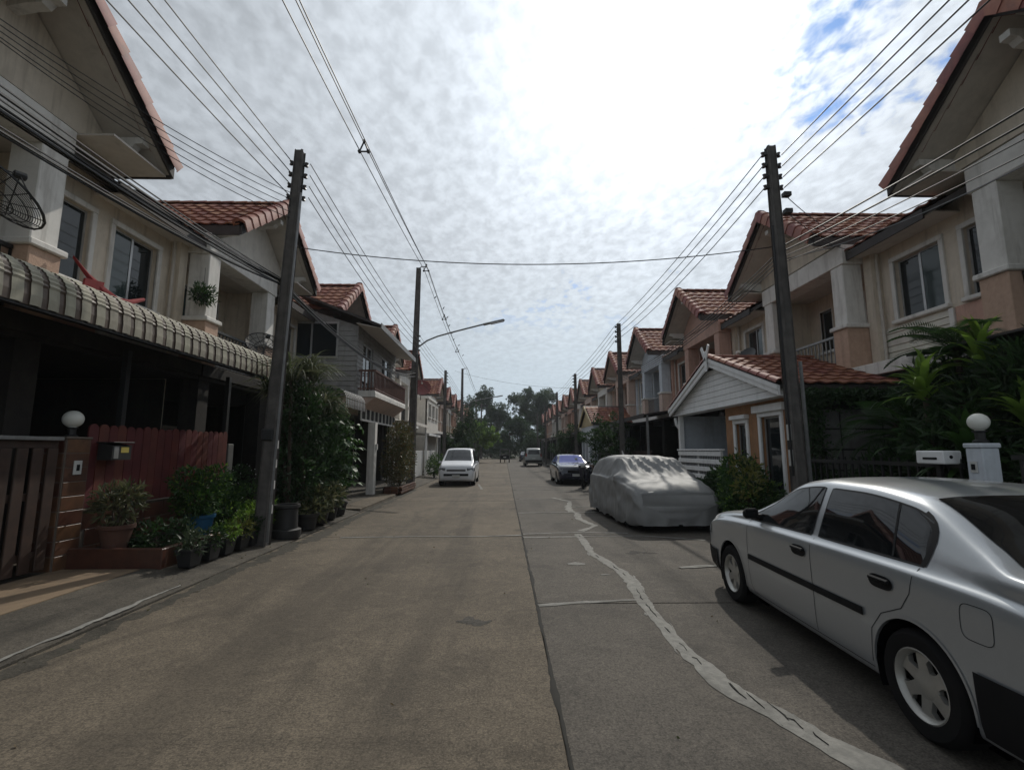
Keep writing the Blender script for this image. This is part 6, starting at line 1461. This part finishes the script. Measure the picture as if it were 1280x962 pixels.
tree('street_tree', 'dark green tree by the right pole behind the covered car', (4.75, 20.2, 0), 3.2, rblobs(11, 7, .55, .9, 2.7, .5, .75), 4200, .12, .06, 'leaf_dark', 'roadside trees', 11, .08, .4)
tree('street_tree', 'small dark tree beyond the yellow porch on the right', (4.7, 36.5, 0), 3.6, rblobs(12, 6, .6, 1.0, 3.1, .5, .8), 3200, .15, .07, 'leaf_dark', 'roadside trees', 12, .08, .4)
tree('street_tree', 'bushy dark tree far right before the street end', (4.9, 72, 0), 4.6, rblobs(13, 7, 1.1, 1.2, 3.9, .8, 1.2), 3600, .24, .11, 'leaf_dark', 'roadside trees', 13, .1, .4)
bush('garden_shrub', 'round bush by the white gate behind the van', (-3.95, 27.5, .06), [(0, 0, .6, .5), (0, .5, .9, .45), (0, -.4, .5, .4)], 1500, .1, .05, 'leaf_mid', seed=70)
bush('garden_shrub', 'dark bush at the left kerb far behind the van', (-3.9, 40, .06), [(0, 0, .7, .6), (0, .9, .8, .6), (0, -.9, .6, .5)], 1600, .14, .06, 'leaf_dark', seed=71)
wd_ = np.random.default_rng(21)
p, d = blob_points([(x, wd_.uniform(112, 124), wd_.uniform(1.5, 6.5 if abs(x - 8) > 6 else 4.5), wd_.uniform(1.8, 3.2)) for x in np.linspace(-30, 34, 60)], 15000, 36, .3); p[:, 2] = np.abs(p[:, 2])
tag(leafmesh('distant_wood', M['leaf_far_hazed'], None, p, d, .6, .3, 37), 'dark belt of woodland beyond the end of the street', 'wood', kind='stuff')
hd = empty('hedge_row', (0, 88.6, 0), 'dark hedge closing the far end of the street', 'hedge')
p, d = blob_points([(x, random.Random(x).uniform(-.6, .6), random.Random(x * 3).uniform(.5, 2.6), random.Random(x * 7).uniform(1.1, 1.9)) for x in range(-12, 15)], 26000, 33, .2); p[:, 2] = np.abs(p[:, 2]); leafmesh('foliage', M['leaf_dark'], hd, p, d, .3, .14, 34)
for x in range(-11, 14, 4): MB().tube([(x, 0, 0), (x, .1, 1.6)], [.08, .03], 6).build('stem', M['bark'], hd)
# fallen leaves along the left gutter and over the slabs
lit = np.random.default_rng(8); n = 120
pl_ = np.stack([np.where(lit.random(n) < .6, lit.normal(-3.75, .18, n), lit.uniform(-3.6, 3.8, n)), lit.uniform(2.2, 14, n) ** 1.0, np.full(n, .012)], 1); pl_[:, 2] = np.where(pl_[:, 0] < -3.72, .03 + (-3.72 - pl_[:, 0]) * .13, .012)
dl = lit.normal(size=(n, 3)); dl[:, 2] *= .12; lo_ = leafmesh('leaf_litter', M['leaf_rust'], None, pl_, dl, .035, .016, 9, .1); tag(lo_, 'scattered dry leaves along the left gutter and slabs', 'leaves', kind='stuff')

# ------------------------------------------------------------------ humid air
hm = bpy.data.materials.new('humid_air'); hm.use_nodes = True; ht = NT(hm.node_tree); ht.n.remove(ht.n['Principled BSDF'])
pv = ht.new('ShaderNodeVolumePrincipled'); pv.inputs['Color'].default_value = (.86, .93, 1, 1); pv.inputs['Density'].default_value = .00045; pv.inputs['Anisotropy'].default_value = .3
ht.link(pv.outputs[0], ht.n['Material Output'].inputs['Volume'])
tag(MB().box(-60, 60, -30, 140, -1.1, 18).build('haze', hm), 'thin humid air over the street', 'haze', kind='stuff')
